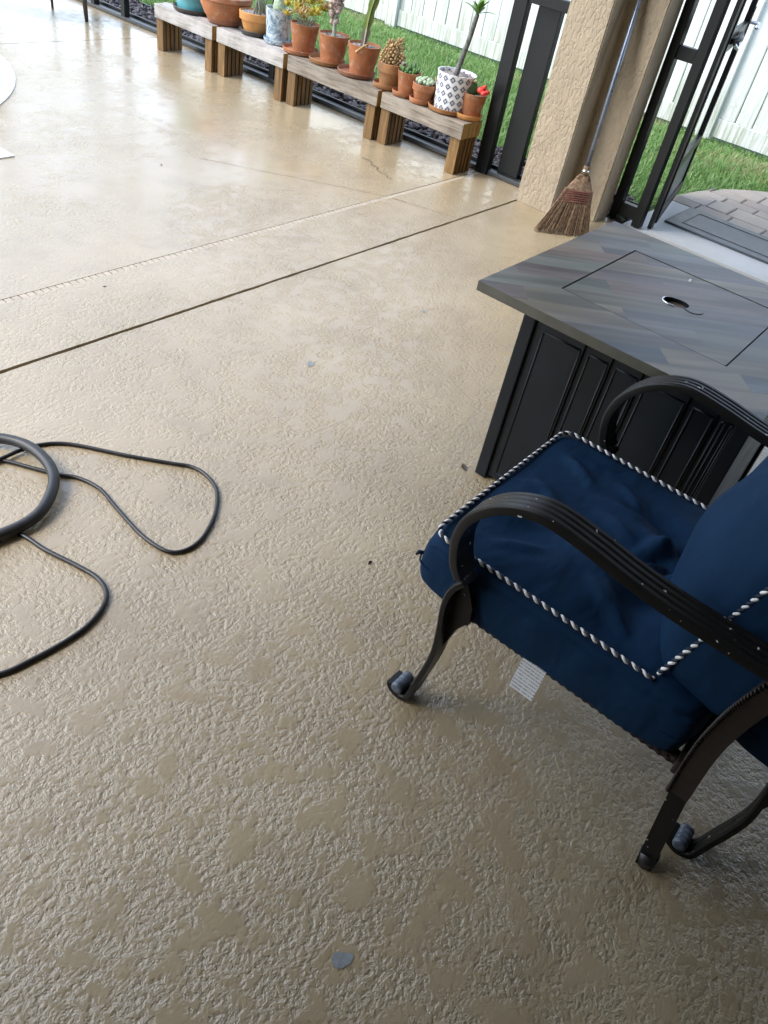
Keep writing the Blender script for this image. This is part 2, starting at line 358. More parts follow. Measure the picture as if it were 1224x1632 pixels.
def planks():
    n = NT('plank_print'); p = n.coord((1, 1, 1), (0, 0, R(49)))
    br = n.n('TexBrick'); br.offset = 0.37; br.inputs['Scale'].default_value = 1.0; br.inputs['Mortar Size'].default_value = 0.0006
    br.inputs['Brick Width'].default_value = 0.52; br.inputs['Row Height'].default_value = 0.085; br.inputs['Bias'].default_value = 0.0
    br.inputs['Color1'].default_value = (0, 0, 0, 1); br.inputs['Color2'].default_value = (1, 1, 1, 1); br.inputs['Mortar'].default_value = (.35, .35, .35, 1)
    n.l(p, br.inputs['Vector'])
    st = n.n('Mapping'); st.inputs['Scale'].default_value = (1.6, 16, 4); n.l(p, st.inputs['Vector'])
    ad = n.n('VectorMath', operation='MULTIPLY_ADD'); n.l(br.outputs['Color'], ad.inputs[0]); ad.inputs[1].default_value = (9, 5, 3); n.l(st.outputs[0], ad.inputs[2])
    g = n.noise(ad.outputs[0], 2.4, 6, 0.65, 0.5); w = n.noise(ad.outputs[0], 0.9, 2)
    c = n.ramp(br.outputs['Color'], [(0.0, (0.06, 0.078, 0.11)), (0.25, (0.22, 0.16, 0.135)), (0.5, (0.15, 0.175, 0.15)), (0.75, (0.29, 0.245, 0.175)), (1.0, (0.11, 0.15, 0.205))])
    c = n.mix(n.ramp(g, [(0.38, 0.0), (0.72, 0.8)]), c, (0.26, 0.25, 0.22))
    c = n.mix(n.ramp(w, [(0.40, 0.5), (0.60, 0.0)]), c, (0.04, 0.04, 0.042))
    n.set(Base_Color=c, Roughness=n.math('MULTIPLY_ADD', g, 0.25, 0.26), Specular_IOR_Level=0.28)
    n.bump(g, 0.12, 0.002); return n.m
M['planks'] = planks()
M['flap'] = plain('flap_print', (0.20, 0.155, 0.13), 0.4, var=0.3, scale=30)
M['edge'] = plain('table_edge', (0.085, 0.082, 0.066), 0.45, var=0.3, scale=9)
M['pit'] = plain('pit_steel', (0.0055, 0.0085, 0.012), 0.42, var=0.35, scale=6, bump=0.04, spec=0.3)
def frame_paint():
    n = NT('chair_paint'); v = n.coord(); f = n.noise(v, 30, 4); ch = n.ramp(n.noise(v, 62, 2), [(0.695, 0.0), (0.71, 1.0)])
    n.set(Base_Color=n.mix(ch, n.mix(f, (0.005, 0.005, 0.005), (0.011, 0.0105, 0.010)), (0.55, 0.55, 0.53)), Roughness=n.math('MULTIPLY_ADD', f, 0.2, 0.28), Specular_IOR_Level=0.22); n.bump(n.noise(v, 240, 3), 0.08, 0.001); return n.m
M['frame'] = frame_paint()
def fabric():
    n = NT('navy_fabric'); v = n.coord(); f = n.noise(v, 6, 4); g = n.noise(v, 900, 1)
    wr = n.noise(n.coord((1, 1.6, 1), (0, 0, 0.5)), 9, 2.5, 0.5, 0.15)
    n.set(Base_Color=n.mix(f, (0.0030, 0.0175, 0.046), (0.0060, 0.030, 0.076)), Roughness=0.8, Specular_IOR_Level=0.12)
    b = n.n('Bump'); b.inputs['Strength'].default_value = 0.35; b.inputs['Distance'].default_value = 0.03; n.l(wr, b.inputs['Height'])
    n.bump(g, 0.15, 0.001, b.outputs[0]); return n.m
M['fabric'] = fabric()
M['rope_white'] = plain('rope_white', (0.82, 0.81, 0.79), 0.7, var=0.1, scale=90)
M['rope_navy'] = plain('rope_navy', (0.006, 0.012, 0.030), 0.7, var=0.2, scale=90)
M['wicker'] = plain('wicker', (0.014, 0.008, 0.006), 0.5, var=0.6, scale=70)
M['cap'] = plain('foot_cap', (0.075, 0.095, 0.125), 0.4, var=0.3, scale=60)
def paper():
    n = NT('care_tag'); s = n.n('SeparateXYZ'); tc = n.n('TexCoord'); n.l(tc.outputs['Object'], s.inputs[0])
    ln = n.ramp(n.math('FRACT', n.math('MULTIPLY', s.outputs[2], 120)), [(0.55, 0.0), (0.6, 1.0)])
    ti = n.ramp(n.noise(n.coord((1, 600, 40)), 1.0, 2), [(0.42, 0.0), (0.52, 1.0)])
    n.set(Base_Color=n.mix(n.math('MULTIPLY', n.math('MULTIPLY', ln, ti), 0.95), (0.66, 0.68, 0.70), (0.2, 0.21, 0.23)), Roughness=0.6); return n.m
M['tag'] = paper()
M['bristle'] = plain('broom_corn', (0.19, 0.12, 0.068), 0.75, var=0.65, scale=60)
M['bristle_dark'] = plain('broom_corn_dark', (0.15, 0.10, 0.055), 0.8, var=0.5, scale=60)
M['stitch'] = plain('red_stitching', (0.17, 0.055, 0.04), 0.7, var=0.3)
M['handle'] = plain('broom_handle_metal', (0.20, 0.24, 0.31), 0.28, metal=0.6, var=0.2, scale=9)
M['brownmetal'] = plain('brown_metal', (0.05, 0.038, 0.03), 0.4, var=0.25)

# ------------------------------------------------------------------ ground and floors
def poly_slab(name, pts, z, depth, mat, parent=None):
    bm = bmesh.new(); vs = [bm.verts.new((x, y, z)) for x, y in pts]
    f = bm.faces.new(vs); bmesh.ops.recalc_face_normals(bm, faces=[f])
    if f.normal.z < 0: f.normal_flip()
    r = bmesh.ops.extrude_face_region(bm, geom=[f])
    for v in [g for g in r['geom'] if isinstance(g, bmesh.types.BMVert)]: v.co.z -= depth
    top = [q for q in bm.faces if all(abs(v.co.z - z) < 1e-6 for v in q.verts)]
    bmesh.ops.recalc_face_normals(bm, faces=bm.faces[:])
    bmesh.ops.triangulate(bm, faces=bm.faces[:])
    me = bpy.data.meshes.new(name); bm.to_mesh(me); bm.free()
    return link_mesh(name, me, mat, parent)
def wob(x, s, a): return a * (noise.noise(Vector((x * s, 3.1, 0.7))) + 0.5 * noise.noise(Vector((x * s * 4.1, 9.1, 0.2))))
XS = [4.56 - i * 0.02 for i in range(300)]           # runs to -1.4
ground = MB().box((-300, -300, -0.5), (300, 300, -0.075)).build('lawn_ground', M['soil']); tag(ground, kind='structure')
base = MB().box((-6, -4, -0.07), (4.60, 12, -0.045)).build('joint_bed', M['joint']); tag(base, kind='structure')
e1 = [(x, 2.141 + wob(x, 9, .003)) for x in XS]; e2 = [(x, 2.153 + wob(x + 40, 9, .003)) for x in XS]
lan = poly_slab('patio_floor', [(-6, -4), (4.60, -4), (4.60, 2.139)] + e1 + [(-6, 2.141)], 0.0, 0.04, M['lanai']); tag(lan, kind='structure')
stp = poly_slab('patio_strip', [(-6, 2.153)] + e2[::-1] + [(4.60, 2.153), (4.60, 2.532), (-6, 2.532)], 0.002, 0.04, M['lanai']); tag(stp, kind='structure')
# pool: straight basin with a round bulge
arc = []
acx, acy, ar = 1.398, 5.736, 1.588
for k in range(49):
    a = R(-62) + k * R(150) / 48
    arc.append((acx + ar * math.cos(a), acy + ar * math.sin(a)))
pool_edge = [(-6, 3.812), (2.066, 3.812), (2.066, arc[0][1])] + arc + [(arc[-1][0], 7.6), (-6, 7.6)]
D1 = [(-6, 2.565), (4.60, 2.565), (4.60, 5.640), (pool_x := acx + math.sqrt(ar * ar - (5.640 - acy) ** 2), 5.640)]
arc_lo = [p for p in arc if p[1] < 5.640]; arc_hi = [p for p in arc if p[1] > 5.648]
deck = poly_slab('pool_deck', D1 + arc_lo[::-1] + [(2.066, arc[0][1]), (2.066, 3.812), (-6, 3.812)], 0.0, 0.04, M['deck']); tag(deck, kind='structure')
deck2 = poly_slab('pool_deck', [(acx + math.sqrt(ar * ar - (5.648 - acy) ** 2), 5.648), (4.60, 5.648), (4.60, 12), (-6, 12), (-6, 7.6), (arc[-1][0], 7.6)] + arc_hi[::-1], 0.0, 0.04, M['deck']); tag(deck2, kind='structure')
gfill = MB().box((2.6, 5.636, -0.03), (4.6, 5.652, -0.006)).build('joint_filler', M['groove'], deck)
water = poly_slab('pool_water', [(-6, 3.822), (2.056, 3.822), (2.056, arc[0][1])] + [(acx + (ar - .01) * math.cos(R(-62) + k * R(150) / 48), acy + (ar - .01) * math.sin(R(-62) + k * R(150) / 48)) for k in range(49)] + [(arc[-1][0], 7.59), (-6, 7.59)], -0.018, 0.02, M['water']); tag(water, kind='structure')
cop = MB()
for P0, P1 in zip(pool_edge[:-1], pool_edge[1:]):
    a, b = Vector((*P0, 0)), Vector((*P1, 0)); d = (b - a)
    if d.length < 1e-4: continue
    d.normalize(); w = Vector((-d.y, d.x, 0)); cop.obox(((a + b) / 2) + Vector((0, 0, -.016 - .0004 * (len(cop.v) // 8 % 2))), d, w, (0, 0, 1), (b - a).length / 2 + .02, .022, .0225)
cop.build('pool_coping', M['coping'], deck)
# deck drain : slats over a dark channel
dr = MB()
x = -1.2
while x < 3.55:
    dr.box((x, 2.534, -0.03), (x + 0.0255, 2.5625, -0.0005)); x += 0.030
tag(dr.build('drain_slats', M['drain'], stp), kind='stuff')
MB().box((-1.3, 2.533, -0.035), (3.555, 2.5648, -0.004)).build('drain_bed', M['groove'], stp)
MB().box((3.56, 2.536, -0.03), (4.58, 2.561, -0.001)).build('drain_cover', M['drain'], stp)
def ribbon(name, pts, w, z, mat, parent):
    m = MB(); vs = []; P = [Vector((*p, 0)) for p in pts]
    for i, p in enumerate(P):
        t = (P[min(i + 1, len(P) - 1)] - P[max(i - 1, 0)]).normalized(); q = Vector((-t.y, t.x, 0)); ww = w * random.uniform(.5, 1.2)
        vs += [p + q * ww / 2 + Vector((0, 0, z)), p - q * ww / 2 + Vector((0, 0, z))]
    m.add(vs, [(2 * i, 2 * i + 1, 2 * i + 3, 2 * i + 2) for i in range(len(P) - 1)]); return m.build(name, mat, parent)
def wander(a, b, n, amp):
    a, b = Vector(a), Vector(b); d = b - a; q = Vector((-d.y, d.x)).normalized()
    return [tuple(a + d * i / n + q * amp * (noise.noise(Vector((i * .7, a.x * 5, 0))) + .5 * random.uniform(-1, 1))) for i in range(n + 1)]
ribbon('hairline_crack', wander((2.95, 3.42), (3.53, 2.575), 26, .008), .004, .0025, M['groove'], deck)
ribbon('hairline_crack', wander((3.54, 2.525), (3.66, 2.165), 16, .004), .005, .0045, M['groove'], stp)
ribbon('hairline_crack', wander((3.90, 3.05), (3.78, 2.72), 20, .02), .006, .0025, M['joint'], deck)
def chip(x, y, rx, ry, rot, z=.0012, seed=0):
    vs = [(0, 0, z)]; n = 14; rr = random.Random(seed)
    for k in range(n):
        a = 2 * math.pi * k / n; q = rr.uniform(.78, 1.12); px, py = rx * q * math.cos(a), ry * q * math.sin(a)
        vs.append((px * math.cos(rot) - py * math.sin(rot), px * math.sin(rot) + py * math.cos(rot), z))
    return MB().add(vs, [(0, 1 + k, 1 + (k + 1) % n) for k in range(n)]).build('bare_patch', M['patch'], lan, loc=(x, y, 0))
chip(1.907, 1.596, .020, .014, .6, seed=1); chip(.495, .179, .020, .0145, -.6, seed=2); chip(2.622, 1.602, .013, .009, .3, seed=3); chip(2.26, 2.004, .006, .004, .3, seed=4)
for i, (x, y, r, lab) in enumerate([(1.289, .783, .011, 'dark curled leaf scrap on the floor left of the blue seat cushion'), (2.687, 3.423, .012, 'tiny dark leaf scrap on the far wet deck'), (1.647, 2.46, .009, 'tiny dark speck of leaf on the strip beside the drain'), (1.86, .86, .022, 'brown curled leaf scrap at the foot of the fire table')]):
    m = MB(); m.add([(-r, 0, .002), (0, r * .45, .006), (r, 0.1 * r, .003), (0, -r * .4, .002), (0, 0, .001)], [(0, 4, 1), (1, 4, 2), (2, 4, 3), (3, 4, 0)])
    o = m.build('leaf_scrap', M['debris'], loc=(x, y, .0)); o.rotation_euler.z = i * 1.3; tag(o, lab, 'leaf', 'leaf scraps on the floor')

# apron outside the door, pavers, mat
apr = MB().box((4.606, -3, -0.06), (5.42, 1.60, -0.004)).build('door_apron', M['apron']); tag(apr, kind='structure')
thr = MB(); thr.box((4.612, -1.49, -0.003), (4.66, 1.44, 0.012)); thr.box((4.664, -1.49, -0.003), (4.70, 1.44, 0.004))
thr.build('door_sill', M['apron'], apr)
pth = MB().box((5.424, -3, -0.10), (7.0, 1.60, -0.045))
path = poly_slab('paver_path', [(5.424, -3), (7.2, -3), (7.1, .2), (6.8, .95), (6.5, 1.29), (6.25, 1.46), (6.02, 1.56), (5.75, 1.63), (5.424, 1.665)], -0.04, 0.05, M['sand']); tag(path, kind='structure')
pouter = [(5.424, 1.665), (5.75, 1.63), (6.02, 1.56), (6.25, 1.46), (6.5, 1.29), (6.8, .95), (7.1, .2), (7.2, -3)]
def ymax(x):
    for (a, b), (c, d) in zip(pouter[:-1], pouter[1:]):
        if a <= x <= c: return b + (d - b) * (x - a) / (c - a)
    return -3
# rows of pavers along Y with broken bond and mixed sizes
px = 5.43; row = 0
while px < 7.0:
    w = [.15, .23, .15][row % 3]; y = -1.2 - random.random() * .2
    while y < 1.7:
        l = random.choice([.15, .23, .23, .30]); y1 = y + l
        xm0, xm1 = px + .003, px + w - .003; yt0, yt1 = min(y1 - .003, ymax(xm0) - .01), min(y1 - .003, ymax(min(xm1, 7.19)) - .01)
        yt1 = max(yt1, y + .012)
        if yt0 > y + .022:
            zt = -0.006 + random.uniform(-.003, .003); c = Vector(((xm0 + xm1) / 2, (y + yt0) / 2, 0)); b = .007
            def ring(i, z): return [(xm0 + i - c.x, y + .003 + i - c.y, z), (xm1 - i - c.x, y + .003 + i - c.y, z), (xm1 - i - c.x, yt1 - i - c.y, z), (xm0 + i - c.x, yt0 - i - c.y, z)]
            vs = ring(0, -.05) + ring(0, zt - b) + ring(b, zt)
            fs = [(8, 9, 10, 11)] + [(k + j * 4, (k + 1) % 4 + j * 4, (k + 1) % 4 + 4 + j * 4, k + 4 + j * 4) for j in (0, 1) for k in range(4)]
            MB().add(vs, fs).build('paver', M['paver'], path, loc=c)
        y = y1
    px += w; row += 1
mt = empty('door_mat', (5.17, 1.06, -.004), 'flat grey rubber door mat with embossed border on the concrete outside the door', 'door mat')
MB().box((-.225, -.40, 0), (.222, .405, .014), .005).build('slab', M['rubber'], mt)
br = MB()
for a, b in (((-.15, -.32), (.15, -.312)), ((-.15, .312), (.15, .32)), ((-.15, -.312), (-.142, .312)), ((.142, -.312), (.15, .312))): br.box((a[0], a[1], .0135), (b[0], b[1], .0165))
br.build('embossed_border', M['black_rubber'], mt)

# lava rock bed
def rock_bed():
    base = []
    bm = bmesh.new(); bmesh.ops.create_icosphere(bm, subdivisions=1, radius=1); bm.verts.index_update()
    bv = np.array([v.co[:] for v in bm.verts]); bf = np.array([[v.index for v in f.verts] for f in bm.faces]); bm.free()
    n = 3600; VV = []; FF = []
    for i in range(n):
        y = RNG.uniform(1.62, 7.6); x = RNG.uniform(4.60, 5.10 if y > 2.2 else 5.2)
        if y < 1.75 and x > 4.95: continue
        s = RNG.uniform(.012, .03); sh = bv * (1 + RNG.uniform(-.3, .3, (len(bv), 1))) * RNG.uniform(.55, 1.2, 3) * s
        a = RNG.uniform(0, 6.28); c, q = math.cos(a), math.sin(a); sh = sh @ np.array([[c, q, 0], [-q, c, 0], [0, 0, 1]])
        VV.append(sh + np.array([x, y, -.05 + RNG.uniform(0, .045)])); FF.append(bf + len(bv) * (len(VV) - 1))
    me = bpy.data.meshes.new('lava_rock'); me.from_pydata(np.concatenate(VV).tolist(), [], np.concatenate(FF).tolist()); me.update()
    return link_mesh('lava_rock', me, M['rock'])
tag(rock_bed(), 'dark lava rock mulch along the foot of the screen', 'rocks', kind='stuff')
edging = MB().box((5.11, 1.72, -.07), (5.125, 9, -.012)).build('bed_edging', M['bronze']); tag(edging, 'thin dark edging strip between rock mulch and lawn', 'edging')

# grass
def lawn():
    N = 95000
    x = RNG.uniform(5.13, 7.80, N); y = RNG.uniform(0.2, 9.2, N)
    lim = np.interp(x, [p[0] for p in pouter], [p[1] for p in pouter]); keep = (y > lim + .015)
    keep &= ~((y < 1.70) & (x < 5.45))
    x, y = x[keep], y[keep]; N = len(x)
    den = np.array([noise.noise(Vector((a * 1.1, b * 1.1, 0))) for a, b in zip(x, y)])
    L = RNG.uniform(.05, .12, N) * (1 + .35 * den) * np.clip((7.85 - x) * 1.6, .45, 1); w = RNG.uniform(.0022, .0045, N)
    a = RNG.uniform(0, 2 * np.pi, N); lean = RNG.uniform(.15, .95, N); q = a + RNG.uniform(-.6, .6, N) + np.pi / 2
    d = np.stack([np.cos(a), np.sin(a)], 1); s = np.stack([np.cos(q), np.sin(q)], 1)
    z0 = -.075; V = np.zeros((N, 7, 3))
    for j, (t, k) in enumerate(((0, .8), (.4, 1.0), (.78, .75))):
        px = x + d[:, 0] * L * lean * t ** 1.8; py = y + d[:, 1] * L * lean * t ** 1.8; pz = z0 + L * t * (1 - .45 * lean * t)
        for m, sg in ((0, -1), (1, 1)):
            V[:, 2 * j + m, 0] = px + sg * s[:, 0] * w * k; V[:, 2 * j + m, 1] = py + sg * s[:, 1] * w * k; V[:, 2 * j + m, 2] = pz
    V[:, 6, 0] = x + d[:, 0] * L * lean; V[:, 6, 1] = y + d[:, 1] * L * lean; V[:, 6, 2] = z0 + L * (1 - .45 * lean)
    idx = np.arange(N)[:, None] * 7
    Q = np.concatenate([idx + np.array([0, 1, 3, 2]), idx + np.array([2, 3, 5, 4])], 1).reshape(-1, 4); T = (idx + np.array([4, 5, 6])).reshape(-1, 3)
    me = bpy.data.meshes.new('lawn_grass'); nl = Q.size + T.size
    me.vertices.add(N * 7); me.vertices.foreach_set('co', V.reshape(-1)); me.loops.add(nl)
    me.loops.foreach_set('vertex_index', np.concatenate([Q.reshape(-1), T.reshape(-1)]).astype(np.int32))
    me.polygons.add(len(Q) + len(T))
    st = np.concatenate([np.arange(len(Q)) * 4, Q.size + np.arange(len(T)) * 3]).astype(np.int32); me.polygons.foreach_set('loop_start', st)
    me.update(); me.validate()
    straw = np.clip((x - 6.5) * .6, 0, .6) * (den > .0) * (y < 3.4) + .35 * (den > .33)
    tint = np.clip(RNG.beta(2.2, 2.4, N) * .9 + .12 * den, 0, .93); tint = np.where(RNG.uniform(0, 1, N) < straw + .02, 1.0, tint)
    at = me.attributes.new('tint', 'FLOAT', 'POINT'); at.data.foreach_set('value', np.repeat(tint, 7).astype(np.float32))
    return link_mesh('lawn_grass', me, M['grass'])
tag(lawn(), 'long green lawn grass between the screen and the white fence', 'grass', kind='stuff')

# ------------------------------------------------------------------ house: roof over the patio, back wall, added side wall, pillar
roof = empty('patio_roof', (0, 0, 0)); tag(roof, kind='structure')
MB().box((-7, -1.9, 2.72), (4.75, 2.36, 2.90)).build('ceiling', M['ceil'], roof)
MB().box((-7, 2.10, 2.44), (4.75, 2.34, 2.72)).build('beam', M['stucco'], roof)
wl = MB().box((-7, -1.9, -.05), (4.75, -1.5, 2.719)).build('unseen_house_wall', M['stucco']); tag(wl, kind='structure')
added_wall = MB().box((-1.75, -1.498, -.05), (-1.45, 2.09, 2.719)).build('unseen_house_wall', M['stucco']); tag(added_wall, kind='structure')  # unseen wall added to block light from the left
for k in range(2):  # dark panes added out of view so this wall returns little light
    y0 = -1.0 + k * 1.5
    MB().box((-1.445, y0 + .05, .10), (-1.435, y0 + 1.45, 2.18)).build('unseen_dark_pane', M['doorglass'], added_wall)
    fr = MB()
    for a, b in (((y0, .03), (y0 + .05, 2.25)), ((y0 + 1.45, .03), (y0 + 1.499, 2.25)), ((y0 + .05, .03), (y0 + 1.45, .099)), ((y0 + .05, 2.181), (y0 + 1.45, 2.25))): fr.box((-1.449, a[0], a[1]), (-1.41, b[0], b[1]))
    fr.build('unseen_door_frame', M['bronze'], added_wall)
for k in range(4):  # dark glass on the unseen back wall, put there to dim the interior
    x0 = -1.40 + k * 1.2
    pn = MB().box((x0 + .05, -1.485, .10), (x0 + 1.15, -1.47, 2.18)).build('unseen_dark_pane', M['doorglass'], wl)
    fr = MB()
    for a, b in (((x0, .03), (x0 + .05, 2.25)), ((x0 + 1.15, .03), (x0 + 1.199, 2.25)), ((x0 + .05, .03), (x0 + 1.15, .099)), ((x0 + .05, 2.181), (x0 + 1.15, 2.25))): fr.box((a[0], -1.499, a[1]), (b[0], -1.45, b[1]))
    fr.build('unseen_door_frame', M['bronze'], wl)
pil = empty('stucco_pillar', (4.27, 2.0, 0), 'beige textured stucco pillar with a stepped corner behind the broom', 'pillar')
def LP(m): return [m]
pb = [(0, .155), (0, -.085), (.18, -.085), (.18, -.292), (.355, -.292), (.355, .155)]
bm = bmesh.new(); vb = [bm.verts.new((x, y, 0.001)) for x, y in pb]; f = bm.faces.new(vb)
r = bmesh.ops.extrude_face_region(bm, geom=[f])
for v in [g for g in r['geom'] if isinstance(g, bmesh.types.BMVert)]: v.co.z = 2.439
bmesh.ops.recalc_face_normals(bm, faces=bm.faces[:])
ve = [e for e in bm.edges if abs(e.verts[0].co.z - e.verts[1].co.z) > 1]
bmesh.ops.bevel(bm, geom=ve, offset=.006, segments=2, affect='EDGES')
me = bpy.data.meshes.new('shaft'); bm.to_mesh(me); bm.free(); link_mesh('shaft', me, M['stucco'], pil)

# ------------------------------------------------------------------ screen enclosure
enc = empty('screen_enclosure', (4.47, 2.54, 0), 'dark bronze aluminium screen frame with floor track behind the plant benches', 'screen frame')
def epart(name, a, b, mat='bronze', bev=.003):
    o = Vector((4.47, 2.54, 0)); a, b = Vector(a) - o, Vector(b) - o; return MB().box(a, b, bev).build(name, M[mat], enc)
epart('bottom_track', (4.475, 2.16, .003), (4.535, 9.0, .030), 'track', .004)
epart('track_lip', (4.545, 2.16, -.03), (4.565, 9.0, .048), 'bronze', .003)
for y in (2.50, 4.40, 6.10, 6.50, 8.2): epart('post', (4.46, y, .031) if y > 3 else (4.455, y, .001), (4.51, y + (.05 if y > 3 else .085), 2.43))
epart('wide_mullion', (4.512, 2.31, .031), (4.56, 2.455, .928))
epart('chair_rail', (4.462, 2.16, .93), (4.52, 2.499, .985))
epart('chair_rail', (4.465, 2.586, .93), (4.515, 8.9, .985))
epart('head_rail', (4.462, 2.46, 2.432), (4.52, 9.0, 2.49))

# ------------------------------------------------------------------ screen door, swung open outwards
so_ = Vector((4.66, 1.6, 0)); dr_ = empty('screen_door_frame', so_, 'dark aluminium door frame with narrow side panel right of the pillar', 'door frame')
def dpart(name, a, b, par=dr_, mat='bronze', bev=.002, o=so_): return MB().box(Vector(a) - o, Vector(b) - o, bev).build(name, M[mat], par)
dpart('jamb', (4.632, 1.655, .002), (4.690, 1.705, 2.30)); dpart('mullion', (4.632, 1.500, .002), (4.692, 1.553, 2.30))
dpart('hinge_stile', (4.700, 1.452, .002), (4.742, 1.474, 2.28)); dpart('side_rail', (4.640, 1.554, .86), (4.688, 1.654, .925)); dpart('sill_rail', (4.640, 1.554, .03), (4.688, 1.654, .105))
dpart('head', (4.632, -1.49, 2.301), (4.692, 1.705, 2.36))
leaf = empty('screen_door', (4.748, 1.462, 0), 'dark aluminium screen door leaf swung open outwards over the lawn edge', 'door', rz=R(12.5))
def lpart(name, a, b, mat='bronze', bev=.002): return MB().box(a, b, bev).build(name, M[mat], leaf)
lpart('stile', (0, -.016, .03), (.052, .016, 2.22)); lpart('stile', (.80, -.016, .03), (.86, .016, 2.22))
lpart('rail', (.053, -.015, .03), (.799, .015, .10)); lpart('kick_plate', (.053, -.004, .101), (.799, .004, .33), 'doorgrey'); lpart('rail', (.053, -.015, .331), (.799, .015, .39))
lpart('rail', (.053, -.015, .93), (.799, .015, 1.02)); lpart('rail', (.053, -.015, 2.15), (.799, .015, 2.219))
lpart('lock_plate', (.803, -.024, .92), (.857, -.0165, 1.10), 'chrome')
hd = MB(); hd.tube([(.83, -.024, 1.02), (.83, -.065, 1.02), (.80, -.075, 1.02), (.70, -.075, 1.01)], .010, 10); hd.build('lever_handle', M['chrome'], leaf, True)
cl = MB(); cl.tube([(.03, -.02, .985), (.18, -.05, .99), (.42, -.03, .99)], .014, 10); cl.build('closer_rod', M['bronze'], leaf, True)
hk = MB(); hk.tube(catmull([(.20, -.03, .96), (.24, -.05, .94), (.29, -.045, .95), (.30, -.03, .99)], 5), .009, 8); hk.build('pull_handle', M['chrome'], leaf, True)

# ------------------------------------------------------------------ white vinyl fence
fen = empty('vinyl_fence', (7.78, 4, -.07), 'tall white vinyl privacy fence with green mould along its foot', 'fence')
FY = [9.55, 7.75, 5.93, 4.11, 2.27, .43, -1.4]
pm = MB().box((-.065, -.065, 0), (.065, .065, 2.0), .006).mesh('post'); bmm = MB().box((-.011, -.0715, .18), (.011, .0715, 1.82), .004).mesh('board')
capm = MB().add([(-.075, -.075, 2.0), (.075, -.075, 2.0), (.075, .075, 2.0), (-.075, .075, 2.0), (-.075, -.075, 2.02), (.075, -.075, 2.02), (.075, .075, 2.02), (-.075, .075, 2.02), (0, 0, 2.07)], [(3, 2, 1, 0), (0, 1, 5, 4), (1, 2, 6, 5), (2, 3, 7, 6), (3, 0, 4, 7), (4, 5, 8), (5, 6, 8), (6, 7, 8), (7, 4, 8)]).mesh('post_cap')
for i, y in enumerate(FY):
    link_mesh('post', pm, M['vinyl'], fen, loc=(0, y - 4, 0)); link_mesh('post_cap', capm, M['vinyl'], fen, loc=(0, y - 4, 0))
    if i + 1 < len(FY):
        y1 = FY[i + 1]; m = MB().box((-.025, y1 - 4 + .067, .03), (.025, y - 4 - .067, .178), .004); m.build('bottom_rail', M['vinyl'], fen)
        MB().box((-.025, y1 - 4 + .067, 1.822), (.025, y - 4 - .067, 1.97), .004).build('top_rail', M['vinyl'], fen)
        n = int((y - y1 - .134) / .145); st = (y - y1 - .134) / n
        for k in range(n): link_mesh('board', bmm, M['vinyl'], fen, loc=(random.uniform(-.001, .001), y1 - 4 + .067 + st * (k + .5), 0))

# ------------------------------------------------------------------ plant benches
def bench(y0, y1, bx, white, label):
    o = empty('plant_bench', (bx, y0, 0), label, 'bench', 'low wooden plant benches along the screen'); L = y1 - y0
    for k in range(5):
        x0 = k * .0405; zt = .296 + random.uniform(-.002, .002); j0, j1 = random.uniform(0, .006), random.uniform(0, .008)
        b = MB().box((x0, j0, .207), (x0 + .038, L - j1, zt), .0025).build('top_board', M['wood_white' if (white and k < 3) else 'wood_grey'], o)
        b.data.materials.append(M['wood_end'])
        for f in b.data.polygons:
            if abs(f.normal.y) > .8: f.material_index = 1
    for ys in (.012, L - .082):
        for k in range(5):
            x0 = .012 + k * .0385; h = random.uniform(0, .006)
            MB().box((x0, ys + h, .001), (x0 + .026, ys + .070 + h, .206), .002).build('leg_board', M['wood_leg'], o)
    return o
bench(2.587, 3.226, 4.222, False, 'grey weathered plant bench nearest the pillar, with the patterned pot on it')
bench(3.240, 4.032, 4.206, False, 'longest grey plant bench, under the leaning cactus pot')
bench(4.050, 4.716, 4.194, True, 'whitewashed plant bench holding the pot of yellow succulents')
bench(4.734, 5.366, 4.178, True, 'whitewashed plant bench farthest from the pillar, holding the teal pot')

